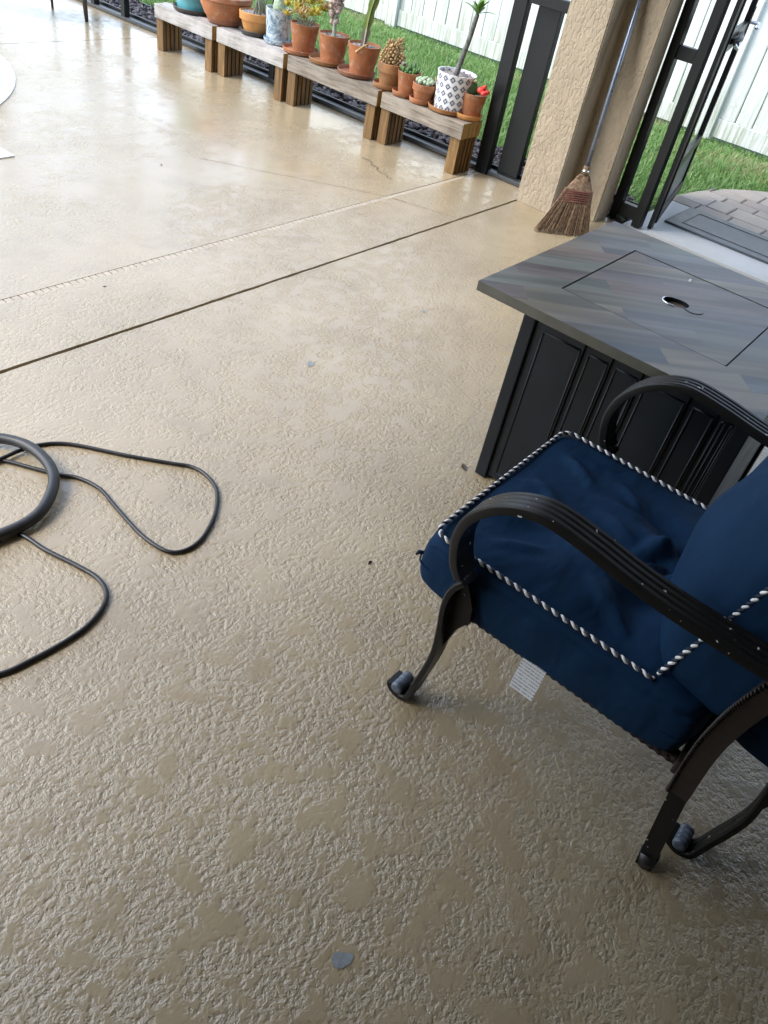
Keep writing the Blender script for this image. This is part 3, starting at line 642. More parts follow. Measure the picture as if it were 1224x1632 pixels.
# ------------------------------------------------------------------ pots
ZT = .2985
def saucer(x, y, r, mat, label, z=ZT):
    p = [(r * .86, 0), (r * .94, .006), (r, .026), (r * .985, .030), (r * .95, .026), (r * .90, .010), (0, .009)]
    o = MB().lathe(p, 32).build('saucer', M[mat], loc=(x, y, z)); autosmooth(o, 35); tag(o, label, 'saucer', 'saucers under the plant pots'); return o
def pot(x, y, r, h, mat, label, name='potted_plant', style='plain', z=ZT + .0105, grit='grit', tilt=0):
    o = empty(name, (x, y, z), label, 'potted plant', 'potted plants on the benches'); o.rotation_euler = (tilt, 0, random.uniform(0, 6))
    if style == 'plain': pr = [(r * .70, 0), (r * .985, h * .985), (r, h), (r * .94, h + .001), (r * .90, h * .90)]
    elif style == 'band': pr = [(r * .68, 0), (r * .89, h * .62), (r * .98, h * .63), (r, h * .985), (r * .985, h), (r * .93, h), (r * .90, h * .9)]
    elif style == 'bowl': pr = [(r * .58, 0), (r * .80, h * .25), (r * .95, h * .62), (r * .97, h * .78), (r * 1.02, h * .82), (r, h * .98), (r * .96, h), (r * .92, h * .9)]
    elif style == 'cyl': pr = [(r * .80, 0), (r * .86, h * .03), (r * .98, h * .97), (r, h), (r * .94, h), (r * .92, h * .9)]
    b = MB().lathe(pr, 40).build('pot', M[mat], o); autosmooth(b, 30)
    g = MB(); n = 20; vs = [(0, 0, h * .905)]
    for q in (.5, .93):
        for k in range(n): a = 2 * math.pi * k / n; vs.append((r * q * math.cos(a), r * q * math.sin(a), h * .90 + random.uniform(0, .006)))
    fs = [(0, 1 + k, 1 + (k + 1) % n) for k in range(n)] + [(1 + k, 1 + n + k, 1 + n + (k + 1) % n, 1 + (k + 1) % n) for k in range(n)]
    for k in range(60):
        a, q = random.uniform(0, 6.28), r * .86 * math.sqrt(random.random()); g.ico((q * math.cos(a), q * math.sin(a), h * .91), random.uniform(.004, .009), 1, (1, 1, .7), .2)
    g.add(vs, fs); g.build('soil', M[grit], o); return o
def spiky(o, c, n, L, w, mat, m, up=.35):
    """rosette of pointed fleshy leaves added to m"""
    for k in range(n):
        a = 2.399 * k; el = up + (1.25 - up) * (1 - k / n) * random.uniform(.7, 1.1)
        d = Vector((math.cos(a) * math.cos(el), math.sin(a) * math.cos(el), math.sin(el))); s = Vector((-math.sin(a), math.cos(a), 0)); u = d.cross(s)
        l = L * random.uniform(.75, 1.15); P0, P1, P2 = Vector(c), Vector(c) + d * l * .5, Vector(c) + d * l + Vector((0, 0, l * .12))
        vs = [P0 + s * w * .5, P0 - s * w * .5, P1 + s * w, P1 - s * w, P1 + u * w * .45, P1 - u * w * .45, P2]
        m.add(vs, [(0, 2, 4), (0, 4, 1), (1, 4, 3), (2, 6, 4), (4, 6, 3), (0, 5, 2), (1, 3, 5), (0, 1, 5), (2, 5, 6), (5, 3, 6)])
# 1 teal pot
saucer(4.325, 5.10, .150, 'saucer_dark', 'dark wide saucer under the teal pot at the far bench end')
o = pot(4.325, 5.10, .165, .24, 'teal', 'teal glazed pot at the far end of the benches, cut by the top edge')
m = MB()
for k in range(5): spiky(o, (random.uniform(-.07, .07), random.uniform(-.07, .07), .25), 12, .14, .014, None, m)
m.build('leaves', M['cactus'], o)
# 2 terracotta bowl
saucer(4.345, 4.79, .130, 'terra_dark', 'brown saucer under the wide terracotta bowl')
o = pot(4.345, 4.79, .185, .165, 'terra', 'wide glazed terracotta bowl of small cacti beside the teal pot', style='bowl')
m = MB()
for k in range(9):
    a = k * .7; q = .03 + .012 * k; h = random.uniform(.05, .12); m.tube(catmull([(q * math.cos(a), q * math.sin(a), .14), (q * math.cos(a) * 1.05, q * math.sin(a) * 1.05, .14 + h * .6), (q * math.cos(a) * 1.1, q * math.sin(a) * 1.1, .14 + h)], 3), [.012, .015, .017, .017, .016, .013, .006], 8)
m.build('stems', M['cactus_grey'], o, True)
# 3 ochre banded pot
saucer(4.36, 4.495, .112, 'saucer_dark', 'black saucer under the ochre banded pot')
o = pot(4.36, 4.495, .118, .125, 'terra_yel', 'low ochre pot with a wide rim band and thin stems in gravel', style='band', grit='pebble')
m = MB()
for k in range(10):
    a, q = random.uniform(0, 6.28), random.uniform(.01, .07); p = Vector((q * math.cos(a), q * math.sin(a), .11)); d = Vector((random.uniform(-.05, .05), random.uniform(-.05, .05), random.uniform(.12, .3)))
    m.tube([p, p + d * .5 + Vector((random.uniform(-.01, .01), 0, 0)), p + d], [.006, .0055, .003], 6)
m.build('stems', M['cactus_grey'], o, True)
# 4 marbled pot
saucer(4.355, 4.275, .098, 'marble', 'blue grey marbled saucer under the marbled pot')
o = pot(4.355, 4.275, .092, .195, 'marble', 'tall blue and white marbled pot with a pale cone shaped caudex', style='cyl')
MB().lathe([(.042, .17), (.046, .20), (.036, .25), (.022, .30), (.010, .36), (.004, .40)], 14).build('caudex', M['cactus_pale'], o, True)
m = MB(); spiky(o, (0, 0, .39), 12, .08, .009, None, m); m.build('leaves', M['yellow'], o)
# 5 yellow succulent
saucer(4.345, 4.045, .125, 'terra', 'terracotta saucer under the yellow succulents')
o = pot(4.35, 4.03, .098, .165, 'terra', 'terracotta pot overflowing with yellow and orange pointed succulents')
m, m2 = MB(), MB(); rr = random.Random(3)
for k in range(26):
    a, q = rr.uniform(0, 6.28), .135 * math.sqrt(rr.random()); z = .17 + rr.uniform(.0, .16) * (1 - q * 4) + rr.uniform(-.02, .05)
    spiky(o, (q * math.cos(a), q * math.sin(a), z), 13, .048, .0075, None, m if k % 3 else m2, .1)
m.build('rosettes', M['yellow'], o); m2.build('rosettes', M['orange'], o)
m = MB()
for k in range(16): a = k * .39; m.tube([(.03 * math.cos(a), .03 * math.sin(a), .15), (.07 * math.cos(a), .07 * math.sin(a), .2)], .004, 6)
m.build('stems', M['cactus_grey'], o)
# 6 crested cactus
saucer(4.34, 3.80, .122, 'terra_brown', 'rust brown saucer under the crested cactus')
o = pot(4.355, 3.775, .102, .165, 'terra', 'terracotta pot with a knobbly pinkish crested cactus on a thin stem', grit='pebble'); o.rotation_euler.z = 0
MB().tube(catmull([(0, 0, .14), (.0, .004, .20), (.0, .01, .27)], 4), [.013] * 9, 8).build('stem', M['cactus_grey'], o, True)
m = MB(); rr = random.Random(11)
for k in range(120):
    t = rr.random(); a = rr.uniform(0, 6.28); wdt = .02 + .05 * t; z = .225 + .30 * t
    m.ico((wdt * math.cos(a) * .55 * (1 + .2 * rr.random()), .012 + wdt * math.sin(a), z + rr.uniform(-.015, .015)), rr.uniform(.012, .022), 1, (1, 1, .8), .15)
m.build('crest', M['cactus_pink'], o, True)
# 7 leaning ribbed column
saucer(4.338, 3.54, .126, 'terra_dark', 'dark stained saucer under the leaning ribbed cactus')
o = pot(4.355, 3.515, .106, .17, 'terra', 'terracotta pot with a tall leaning ribbed cactus, corky at its base', grit='pebble'); o.rotation_euler.z = 0
m = MB(); P = catmull([(0, .01, .14), (-.004, 0, .24), (0, -.02, .36), (.005, -.045, .50), (.005, -.06, .75)], 8); n = 10; vs = []; fs = []
for i, p in enumerate(P):
    rb = .016 + .007 * min(1, i / 14) + .003 * math.sin(i * 1.1)
    for k in range(n):
        a = 2 * math.pi * k / n + .15 * math.sin(i * .3); q = rb * (1.25 if k % 2 == 0 else .48); vs.append(p + Vector((q * math.cos(a), q * math.sin(a), 0)))
for i in range(len(P) - 1):
    for k in range(n): fs.append((i * n + k, i * n + (k + 1) % n, (i + 1) * n + (k + 1) % n, (i + 1) * n + k))
m.add(vs, fs); m.build('column', M['ribbed'], o)
MB().tube(catmull([(-.02, -.03, .16), (-.06, -.07, .185), (-.085, -.055, .172), (-.105, -.02, .135)], 5), [.006] * 16, 6).build('dry_shoot', M['cactus_tan'], o, True)
# 8 tan knobbly
saucer(4.325, 3.275, .088, 'terra_brown', 'mossy saucer under the tan knobbly cactus')
o = pot(4.335, 3.26, .092, .135, 'terra_brown', 'banded terracotta pot with a cluster of tan knobbly cactus columns', style='band')
m = MB(); rr = random.Random(21)
for cx, cy, hh in ((-.028, 0, .135), (.026, .015, .15), (.0, -.035, .125), (.0, .042, .115), (.045, -.02, .08), (-.045, -.03, .09)):
    for k in range(46):
        t = k / 46; a = 2.399 * k; q = .030 * math.sqrt(max(0.05, 1 - (2 * t - .75) ** 2 * .55)) if t < .9 else .015
        m.ico((cx + q * math.cos(a), cy + q * math.sin(a), .12 + hh * t), rr.uniform(.0065, .010), 1, (1, 1, 1), .2)
m.build('columns', M['cactus_tan'], o)
MB().tube([(.06, -.04, .12), (.075, -.05, .16)], .012, 6).build('stone', M['pebble'], o)
# 9 stubby green
saucer(4.30, 3.118, .072, 'terra', 'small terracotta saucer under the stubby green succulent')
o = pot(4.315, 3.105, .074, .125, 'terra', 'small plain terracotta pot of stubby dark green succulent fingers')
m = MB()
for k in range(14):
    a, q = 2.399 * k, .055 * math.sqrt(k / 14); h = random.uniform(.02, .06); p = Vector((q * math.cos(a), q * math.sin(a), .112)); d = Vector((.25 * q * math.cos(a), .25 * q * math.sin(a), h))
    m.tube([p, p + d * .6, p + d, p + d * 1.05], [.008, .010, .008, .003], 7)
m.build('stems', M['cactus'], o, True)
# 10 pale ball cluster and the pot behind it
saucer(4.295, 2.975, .074, 'terra', 'orange saucer under the pale ball cactus at the bench front')
o = pot(4.30, 2.970, .072, .098, 'terra', 'small terracotta pot heaped with pale round cactus balls', style='band')
m = MB(); rr = random.Random(31)
for k in range(22): a, q = 2.399 * k, .058 * math.sqrt(k / 22); m.ico((q * math.cos(a), q * math.sin(a), .10 + .025 * (1 - q / .06) + rr.uniform(0, .008)), rr.uniform(.012, .017), 1, (1, 1, 1), .08)
m.build('balls', M['cactus_pale'], o, True)
o = pot(4.385, 2.925, .062, .115, 'terra_dark', 'dark terracotta pot half hidden between the patterned pot and the ball cactus', z=ZT)
m = MB()
for k in range(6): a = k * 1.05; m.tube([(.02 * math.cos(a), .02 * math.sin(a), .10), (.03 * math.cos(a), .03 * math.sin(a), .145)], [.007, .004], 6)
m.build('stems', M['cactus_tan'], o, True)
# 11 patterned pot with plumeria
saucer(4.34, 2.800, .125, 'terra_brown', 'wide brown saucer under the patterned pot')
o = pot(4.345, 2.785, .118, .205, 'pattern', 'white pot with navy diamond pattern and a bare plumeria trunk', style='cyl', grit='pebble'); o.rotation_euler.z = 0
TP = catmull([(.0, .01, .17), (.0, -.015, .30), (.0, -.036, .40), (-.005, -.056, .512)], 6)
MB().tube(TP, [.0165 - .004 * i / (len(TP) - 1) for i in range(len(TP))], 10).build('trunk', M['bark'], o, True)
MB().tube([(.05, .045, .18), (.05, .046, .225)], [.006, .005], 6).build('stub', M['bark'], o, True)
for k in range(11):
    a = 2.399 * k; el = random.uniform(.35, 1.3); d = Vector((math.cos(a) * math.cos(el), math.sin(a) * math.cos(el), math.sin(el))); s = Vector((-math.sin(a), math.cos(a), 0)); L = random.uniform(.08, .15)
    mm = MB(); c0 = TP[-1]; vs = []; q = d.cross(s)
    for i in range(7):
        t = i / 6; w = .015 * math.sin(math.pi * min(1, .12 + t * .88)) ** .8; p = c0 + d * L * t - Vector((0, 0, .06 * t * t * L / .2)); vs += [p + s * w + q * w * .25, p, p - s * w + q * w * .25]
    mm.add(vs, [(3 * i + j, 3 * i + j + 1, 3 * i + j + 4, 3 * i + j + 3) for i in range(6) for j in (0, 1)]); mm.build('leaf', M['leaf'], o, True)
# 12 grafted red cactus
saucer(4.365, 2.665, .088, 'terra_yel', 'ochre saucer at the pillar end of the benches under the red cactus')
o = pot(4.375, 2.655, .078, .128, 'terra', 'small terracotta pot with a dark cactus and a red grafted cactus ball'); o.rotation_euler.z = 0
m = MB(); m.lathe([(.026, .11), (.034, .13), (.036, .15), (.028, .175), (.012, .187), (0, .188)], 12, (-.005, .025, 0))
m.lathe([(.018, .11), (.022, .13), (.018, .15), (0, .158)], 10, (.03, -.0, 0)); m.build('green_cactus', M['cactus'], o, True)
m = MB(); rr = random.Random(41)
for c, r0 in (((-.03, -.055, .158), .024), ((-.01, -.082, .152), .022), ((-.045, -.085, .150), .018), ((-.02, -.066, .176), .016)):
    for k in range(12):
        a = 2 * math.pi * k / 12; m.ico((c[0] + .4 * r0 * math.cos(a), c[1] + .4 * r0 * math.sin(a), c[2]), r0 * .72, 1, (.8, .8, 1), .06)
m.build('red_graft', M['red'], o, True)
MB().ico((-.012, .012, .19), .014, 1, (1, 1, .6), .3).build('flower', M['flower'], o)

# ------------------------------------------------------------------ broom leaning in the pillar corner
bro = empty('corn_broom', (4.10, 1.70, 0), 'corn broom with metal handle leaning in the pillar corner', 'broom')
BO = Vector((4.10, 1.70, 0)); H0 = Vector((4.275, 1.785, .315)); H1 = Vector((4.43, 1.865, 1.30)); hdv = (H1 - H0).normalized()
MB().tube([H0 - BO - hdv * .0, H1 - BO], .0125, 14).build('handle', M['handle'], bro, True)
MB().tube([H0 - BO - hdv * .05, H0 - BO - hdv * .01, H0 - BO + hdv * .002], [.020, .0175, .0165], 14).build('ferrule', M['bristle_dark'], bro, True)
MB().tube([H0 - BO - hdv * .03, H0 - BO - hdv * .018], [.0205, .0205], 14).build('wire_collar', M['chrome'], bro, True)
# head: flat fan; cross axis runs along the pillar face and front
nA = H0 - hdv * .04; FA = Vector((3.965, 1.812, .006)); FB = Vector((4.195, 1.605, .006)); cross = (FB - FA).normalized(); nrm = cross.cross(Vector((0, 0, 1))).normalized()
def bpt(u, t, v):
    """u across -1..1, t down 0..1, v thickness -1..1"""
    w = .024 + .052 * min(1, t * 3.2) ** .7 + .070 * max(0, t - .25) ** 1.25; e = FA.lerp(FB, .5)
    c = nA.lerp(e, t) + Vector((0, 0, .02 * math.sin(math.pi * t)))
    th = .022 * (1 - .45 * t) * math.sqrt(max(0, 1 - u * u * .85))
    return c + cross * u * w * (1 + .10 * t) + nrm * v * th - BO + Vector((-.025, .02, 0)) * max(0, -u) * t * t * 1.2
m = MB(); n = 20; rows = [0, .05, .12, .2, .3, .4, .5]; vs = []; fs = []
for t in rows:
    for k in range(n): a = 2 * math.pi * k / n; vs.append(bpt(math.cos(a) * .97, t, math.sin(a)))
for i in range(len(rows) - 1):
    for k in range(n): fs.append((i * n + k, i * n + (k + 1) % n, (i + 1) * n + (k + 1) % n, (i + 1) * n + k))
m.add(vs, fs + [tuple(range(n))]); m.build('broom_shoulder', M['bristle'], bro, True)
m, m2 = MB(), MB(); rr = random.Random(51)
for k in range(900):
    u, v = rr.uniform(-1, 1), rr.uniform(-1, 1); du = rr.uniform(-.09, .09); dv = rr.uniform(-.5, .5); te = rr.uniform(.94, 1.02)
    P = [bpt(u, .02 if k % 4 == 0 else .3, v * 1.04), bpt(u + du * .3, .58, v * 1.15 + dv * .3), bpt(u + du, te, v * 1.5 + dv)]
    P = [Vector((p.x, p.y, max(p.z, .003))) for p in P]; (m if k % 3 else m2).tube(P, [.0016, .0016, .0009], 3, False)
m.build('bristles', M['bristle'], bro); m2.build('bristles', M['bristle_dark'], bro)
for t in (.34, .37, .41, .45, .48, .52):
    m = MB(); P = []
    for k in range(24): a = 2 * math.pi * k / 24; P.append(bpt(math.cos(a) * 1.02, t + .008 * math.sin(3 * a), math.sin(a) * 1.18))
    m.tube(P + [P[0]], .0035, 5, False); m.build('stitching', M['stitch'], bro, True)

# ------------------------------------------------------------------ fire table
TX0, TX1, TY0, TY1, TZ = 1.827, 2.70, .138, .965, .62
ft = empty('fire_table', (2.26, .48, 0), 'square fire pit table with grey plank top and dark panelled base', 'table'); FO = Vector((2.26, .48, 0))
def fpart(name, a, b, mat='pit', bev=.002, par=ft): return MB().box(Vector(a) - FO, Vector(b) - FO, bev).build(name, M[mat], par)
LX0, LX1, LY0, LY1 = 2.016, 2.516, .300, .795
tp = empty('table_top', (0, 0, 0)); tp.parent = ft
G = .0045
top = MB()
for a, b in (((TX0, TY0), (LX0 - G, TY1)), ((LX1 + G, TY0), (TX1, TY1))): top.box((a[0] - FO.x, a[1] - FO.y, .592), (b[0] - FO.x, b[1] - FO.y, TZ))
for a, b in (((LX0 - G, TY0), (LX1 + G, LY0 - G)), ((LX0 - G, LY1 + G), (LX1 + G, TY1))): top.box((a[0] - FO.x, a[1] - FO.y, .592), (b[0] - FO.x, b[1] - FO.y, TZ))
tme = top.mesh('top_board'); bm = bmesh.new(); bm.from_mesh(tme); bmesh.ops.remove_doubles(bm, verts=bm.verts[:], dist=1e-5)
# drop the inner faces shared by butted boards
bmesh.ops.dissolve_limit(bm, angle_limit=.01, verts=bm.verts[:], edges=bm.edges[:]); bm.to_mesh(tme); bm.free()
tb = link_mesh('top_board', tme, M['planks'], tp); tme.materials.append(M['edge'])
for f in tme.polygons:
    if abs(f.normal.z) < .5: f.material_index = 1
# lid with an oval finger hole
hc = Vector((2.262, .545)); hr1, hr2 = .040, .031; lx0, lx1, ly0, ly1 = LX0 - hc.x, LX1 - hc.x, LY0 - hc.y, LY1 - hc.y
hd_a = R(-62); n = 48; vs = []; fs = []
for k in range(n):
    a = 2 * math.pi * k / n; ex, ey = hr1 * math.cos(a), hr2 * math.sin(a); vs.append((ex * math.cos(hd_a) - ey * math.sin(hd_a), ex * math.sin(hd_a) + ey * math.cos(hd_a), TZ - .0012))
for k in range(n):
    v = Vector(vs[k][:2]).normalized(); t = min((lx1 if v.x > 0 else lx0) / v.x if abs(v.x) > 1e-9 else 9, (ly1 if v.y > 0 else ly0) / v.y if abs(v.y) > 1e-9 else 9); vs.append((v.x * t, v.y * t, TZ - .0012))
for k in range(n): fs.append((k, n + k, n + (k + 1) % n, (k + 1) % n))
for i, (cxx, cyy) in enumerate(((lx0, ly0), (lx1, ly0), (lx1, ly1), (lx0, ly1))):
    vs.append((cxx, cyy, TZ - .0012)); 
for k in range(n):
    a, b = vs[n + k], vs[n + (k + 1) % n]
    if abs(a[0] - b[0]) > 1e-6 and abs(a[1] - b[1]) > 1e-6:
        best = min(range(4), key=lambda i: (Vector(vs[2 * n + i][:2]) - Vector(a[:2])).length); fs.append((n + k, 2 * n + best, n + (k + 1) % n))
lid = MB().add(vs, fs).build('lid', M['planks'], tp, loc=(hc.x - FO.x, hc.y - FO.y, 0))
bm = bmesh.new(); bm.from_mesh(lid.data); r = bmesh.ops.extrude_face_region(bm, geom=bm.faces[:])
for v in [g for g in r['geom'] if isinstance(g, bmesh.types.BMVert)]: v.co.z -= .012
bmesh.ops.recalc_face_normals(bm, faces=bm.faces[:]); bm.to_mesh(lid.data); bm.free(); lid.data.materials.append(M['pit'])
for f in lid.data.polygons:
    if abs(f.normal.z) < .5: f.material_index = 1
fpart('burner_tray', (LX0 - .02, LY0 - .02, .55), (LX1 + .02, LY1 + .02, .575))
P = [(Vector((hr1 * math.cos(a), hr2 * math.sin(a), 0))) for a in [R(95 + i * 9) for i in range(19)]]
P = [Vector((p.x * math.cos(hd_a) - p.y * math.sin(hd_a), p.x * math.sin(hd_a) + p.y * math.cos(hd_a), TZ + .0)) for p in P]
MB().tube(P, .0022, 6).build('hole_rim', M['chrome'], lid, True)
P = catmull([(.0, -.026, TZ - .0008), (-.018, -.040, TZ - .0008), (-.022, -.062, TZ - .0008), (-.006, -.080, TZ - .0008), (.012, -.082, TZ - .0008)], 5); FD = MB(); fv = [(.036 * math.cos(2 * math.pi * k / 28) + .006, .044 * math.sin(2 * math.pi * k / 28) - .022, TZ - .0128) for k in range(28)]; FD.add(fv, [tuple(range(28))]); fo = FD.build('finger_flap', M['flap'], lid)
MB().tube(P, .0014, 5).build('finger_flap_line', M['pit'], lid, True)
MB().obox((.205, .037, TZ), (1, .2, 0), (-.2, 1, 0), (0, 0, 1), .010, .004, .0012).build('label_sticker', M['rope_white'], lid)
# body
BX0, BX1, BY0, BY1 = 1.868, 2.64, .150, .822
fpart('body', (BX0 + .012, BY0 + .012, .012), (BX1 - .012, BY1 - .012, .5915))
for x0, y0 in ((BX0, BY1 - .040), (BX0, BY0), (BX1 - .040, BY1 - .040), (BX1 - .040, BY0)): fpart('corner_post', (x0, y0, .001), (x0 + .040, y0 + .040, .591), bev=.004)
def beadpanel(y0, y1):
    o = fpart('panel', (BX0 + .004, y0, .03), (BX0 + .011, y1, .572), bev=.0)
    b = MB(); r_ = .0032
    pr = [(y0 + .007, .042), (y1 - .007, .042), (y1 - .007, .548), (y0 + .007, .548)]; L = [Vector((BX0 + .004 - FO.x, y - FO.y, z)) for y, z in pr]
    for i in range(4): b.tube([L[i], L[(i + 1) % 4]], r_, 6)
    b.build('bead', M['pit'], o, True)
for y0, y1 in ((.625, .758), (.541, .612), (.452, .530), (.318, .440), (.238, .305), (.205, .230), (.192, .199)): beadpanel(y0, y1)
def beadpanel_n(x0, x1):
    o = fpart('panel', (x0, BY1 - .011, .03), (x1, BY1 - .004, .572), bev=.0)
for x0, x1 in ((1.93, 2.08), (2.09, 2.16), (2.17, 2.34), (2.35, 2.42), (2.43, 2.58)): beadpanel_n(x0, x1)

# ------------------------------------------------------------------ patio chair
def strap(pts, w, t, mats, nridge=3, x0=0.0):
    """flat fluted bar: path in (y,z), wide direction along x from x0 to x0+w"""
    P = [Vector((0, p[0], p[1])) for p in pts]; m = MB(); prof = []
    # cross-section: u across the width, h out along the outside normal
    top = []
    for k in range(nridge):
        a = w * (k + .06) / nridge; b = w * (k + .94) / nridge
        top += [(a, t * .34), (a + w * .05, t * .5), (b - w * .05, t * .5), (b, t * .34)]
    prof = [(0.0, t * .22)] + top + [(w, t * .22), (w, -t * .5), (0.0, -t * .5)]; n = len(prof); vs = []
    for i, p in enumerate(P):
        tg = (P[min(i + 1, len(P) - 1)] - P[max(i - 1, 0)]).normalized(); nm = Vector((0, tg.z, -tg.y))
        for (u, h) in prof: vs.append(p + Vector((x0 + u, 0, 0)) + nm * h)
    fs = [(i * n + k, i * n + (k + 1) % n, (i + 1) * n + (k + 1) % n, (i + 1) * n + k) for i in range(len(P) - 1) for k in range(n)]
    fs += [tuple(range(n)), tuple((len(P) - 1) * n + k for k in range(n))[::-1]]
    return m.add(vs, fs)
def rope(P, par, closed=False, r=.0038, pitch=.0215, name='piping'):
    P = [Vector(p) for p in P]; 
    if closed: P = P + [P[0]]
    S = [0]
    for a, b in zip(P[:-1], P[1:]): S.append(S[-1] + (b - a).length)
    n = int(S[-1] / .0030); Q = []; j = 0
    for i in range(n + 1):
        s = S[-1] * i / n
        while j < len(S) - 2 and S[j + 1] < s: j += 1
        Q.append(P[j].lerp(P[j + 1], (s - S[j]) / max(1e-9, S[j + 1] - S[j])))
    u = None; W, N_ = [], []
    for i, p in enumerate(Q):
        t = (Q[min(i + 1, n)] - Q[max(i - 1, 0)]).normalized()
        if u is None: u = t.orthogonal().normalized()
        u = (u - t * u.dot(t)).normalized(); v = t.cross(u); a = 2 * math.pi * (S[-1] * i / n) / pitch; d = (math.cos(a) * u + math.sin(a) * v) * r * .62
        W.append(p + d); N_.append(p - d)
    MB().tube(W, r * .80, 7).build(name + '_strand', M['rope_white'], par, True); MB().tube(N_, r * .84, 7).build(name + '_strand', M['rope_navy'], par, True)
def superbox(c, hx, hy, hz, e, n, f=None):
    """rounded box surface from a cube sphere grid; f(p, unit) moves each point"""
    m = MB(); vs = []; fs = []; idx = {}
    def key(v): return (round(v[0], 5), round(v[1], 5), round(v[2], 5))
    for ax in range(3):
        for sg in (-1, 1):
            for i in range(n):
                for j in range(n):
                    q = []
                    for (a, b) in ((i, j), (i + 1, j), (i + 1, j + 1), (i, j + 1)):
                        v = [0, 0, 0]; v[ax] = sg; v[(ax + 1) % 3] = -1 + 2 * a / n; v[(ax + 2) % 3] = -1 + 2 * b / n; k = key(v)
                        if k not in idx:
                            idx[k] = len(vs); u = Vector(v); l = (abs(u.x) ** e + abs(u.y) ** e + abs(u.z) ** e) ** (1 / e); p = u / l
                            P = Vector((c[0] + p.x * hx, c[1] + p.y * hy, c[2] + p.z * hz)); vs.append(f(P, p) if f else P)
                        q.append(idx[k])
                    fs.append(tuple(q if sg > 0 else q[::-1]))
    return m.add(vs, fs)
def make_chair(label):
    c = empty('patio_chair', (1.0, 0, 0), label, 'chair', 'navy cushioned patio chairs'); W = .70; SW = .047
    front = [(.486, .030), (.481, .016), (.465, .007), (.447, .010), (.434, .026), (.424, .09), (.413, .155), (.407, .22), (.411, .29), (.417, .34), (.417, .385), (.408, .42), (.392, .446)]
    arm = [(.405, .449), (.421, .472), (.431, .505), (.435, .545), (.424, .593), (.400, .630), (.369, .659), (.325, .682), (.279, .691), (.203, .684), (.127, .672), (.057, .665), (-.019, .663), (-.115, .662), (-.20, .664), (-.245, .666)]
    for s in (0, 1):
        x0 = 0 if s == 0 else W - SW
        fl = strap(catmull([(a, b, 0) for a, b in front], 4), SW, .014, None, 2, x0); o = fl.build('front_leg', M['frame'], c); autosmooth(o, 35)
        gp = [(.404, .205), (.385, .292), (.362, .335), (.366, .375), (.392, .428), (.408, .38), (.404, .30)]; g = MB(); g.add([(x0 + q, y, z) for q in (.026, .044) for y, z in gp], [tuple(range(7)), tuple(range(13, 6, -1))] + [(k, 7 + k, 7 + (k + 1) % 7, (k + 1) % 7) for k in range(7)]); g.build('gusset', M['frame'], o)
        cap = MB().lathe([(.006, 0), (.0135, 0), (.0155, .004), (.0155, .012), (.0142, .014), (.0155, .016), (.0155, .025), (.0142, .027), (.0155, .029), (.0155, .038), (.0142, .040), (.0155, .042), (.0155, SW + .001), (.0155, SW + .005), (.006, SW + .005)], 16).build('foot_cap', M['cap'], o, True); cap.rotation_euler = (0, R(90), 0); cap.location = (x0 - .003, .464, .030)
        o = strap(catmull([(a, b, 0) for a, b in arm], 5), SW + .012, .020, None, 4, x0 - (.004 if s == 0 else .008)).build('armrest', M['frame'], c); autosmooth(o, 35)
        # rear leg: bare metal foot below, wicker wrapped above
        xr = .062 if s == 0 else W - .062
        A = Vector((xr, -.166, .012)); B = Vector((xr - .004 if s == 0 else xr + .004, -.132, .262)); C = Vector((xr - .02 if s == 0 else xr + .02, -.122, .46)); D = Vector((xr - .035 if s == 0 else xr + .035, -.148, .652)); E_ = Vector((xr, -.27, 1.0))
        rl = MB(); d = (B - A).normalized(); ay = Vector((1, 0, 0)); rl.obox((A + B) / 2, d, ay, d.cross(ay), (B - A).length / 2 + .01, .013, .017); o = rl.build('rear_leg', M['frame'], c)
        MB().tube([A - d * .010, A + d * .030], [.018, .021], 10).build('foot_cap', M['black_rubber'], o, True)
        Pw = catmull([B, C, D, D.lerp(E_, .5), E_], 10); rl = MB(); vs = []; n = 8
        for i, p in enumerate(Pw):
            for k, (u, v) in enumerate(((1, -1), (1, 0), (1, 1), (0, 1.08), (-1, 1), (-1, 0), (-1, -1), (0, -1.08))): vs.append(p + Vector((u * .017, v * .018, 0)) * (1 + (.006 if i % 2 else -.006)))
        rl.add(vs, [(i * n + k, i * n + (k + 1) % n, (i + 1) * n + (k + 1) % n, (i + 1) * n + k) for i in range(len(Pw) - 1) for k in range(n)] + [tuple(range(n))[::-1], tuple((len(Pw) - 1) * n + k for k in range(n))])
        pw = rl.build('back_post', M['wicker'], c)
        br = MB()
        Pd = catmull([B, C, D, E_], 26)
        for i in range(0, len(Pd) - 1, 1):
            p = Pd[i]; br.ico(p + Vector((-.018 if s == 0 else .018, .020, 0)), .0058, 1, (1, 1, .55), 0, Matrix.Rotation(.6, 3, 'X'))
        br.build('braid', M['wicker'], pw)
        # side rail with woven edge
        xs = .078 if s == 0 else W - .078
        sr = MB().box((xs - .012, -.10, .298), (xs + .012, .385, .318), .004).build('seat_rail', M['wicker'], c)
        bb = MB()
        for k in range(54): bb.ico((xs - (.013 if s == 0 else -.013), -.10 + .009 * k,   .304 + (.008 if k % 2 else 0)), .0075, 1, (.5, 1, .8))
        bb.build('weave', M['wicker'], sr)
    MB().box((.045, .37, .30), (W - .045, .395, .338), .004).build('seat_rail', M['wicker'], c); MB().box((.045, -.12, .30), (W - .045, -.095, .338), .004).build('seat_rail', M['wicker'], c)
    pan = MB()
    for k in range(16): y = -.09 + k * .029; pan.box((.072, y, .300), (W - .072, y + .0285, .305))
    pan.build('woven_seat', M['wicker'], c)
    MB().box((.08, -.31, .98), (W - .08, -.265, 1.02), .01).build('back_rail', M['wicker'], c)
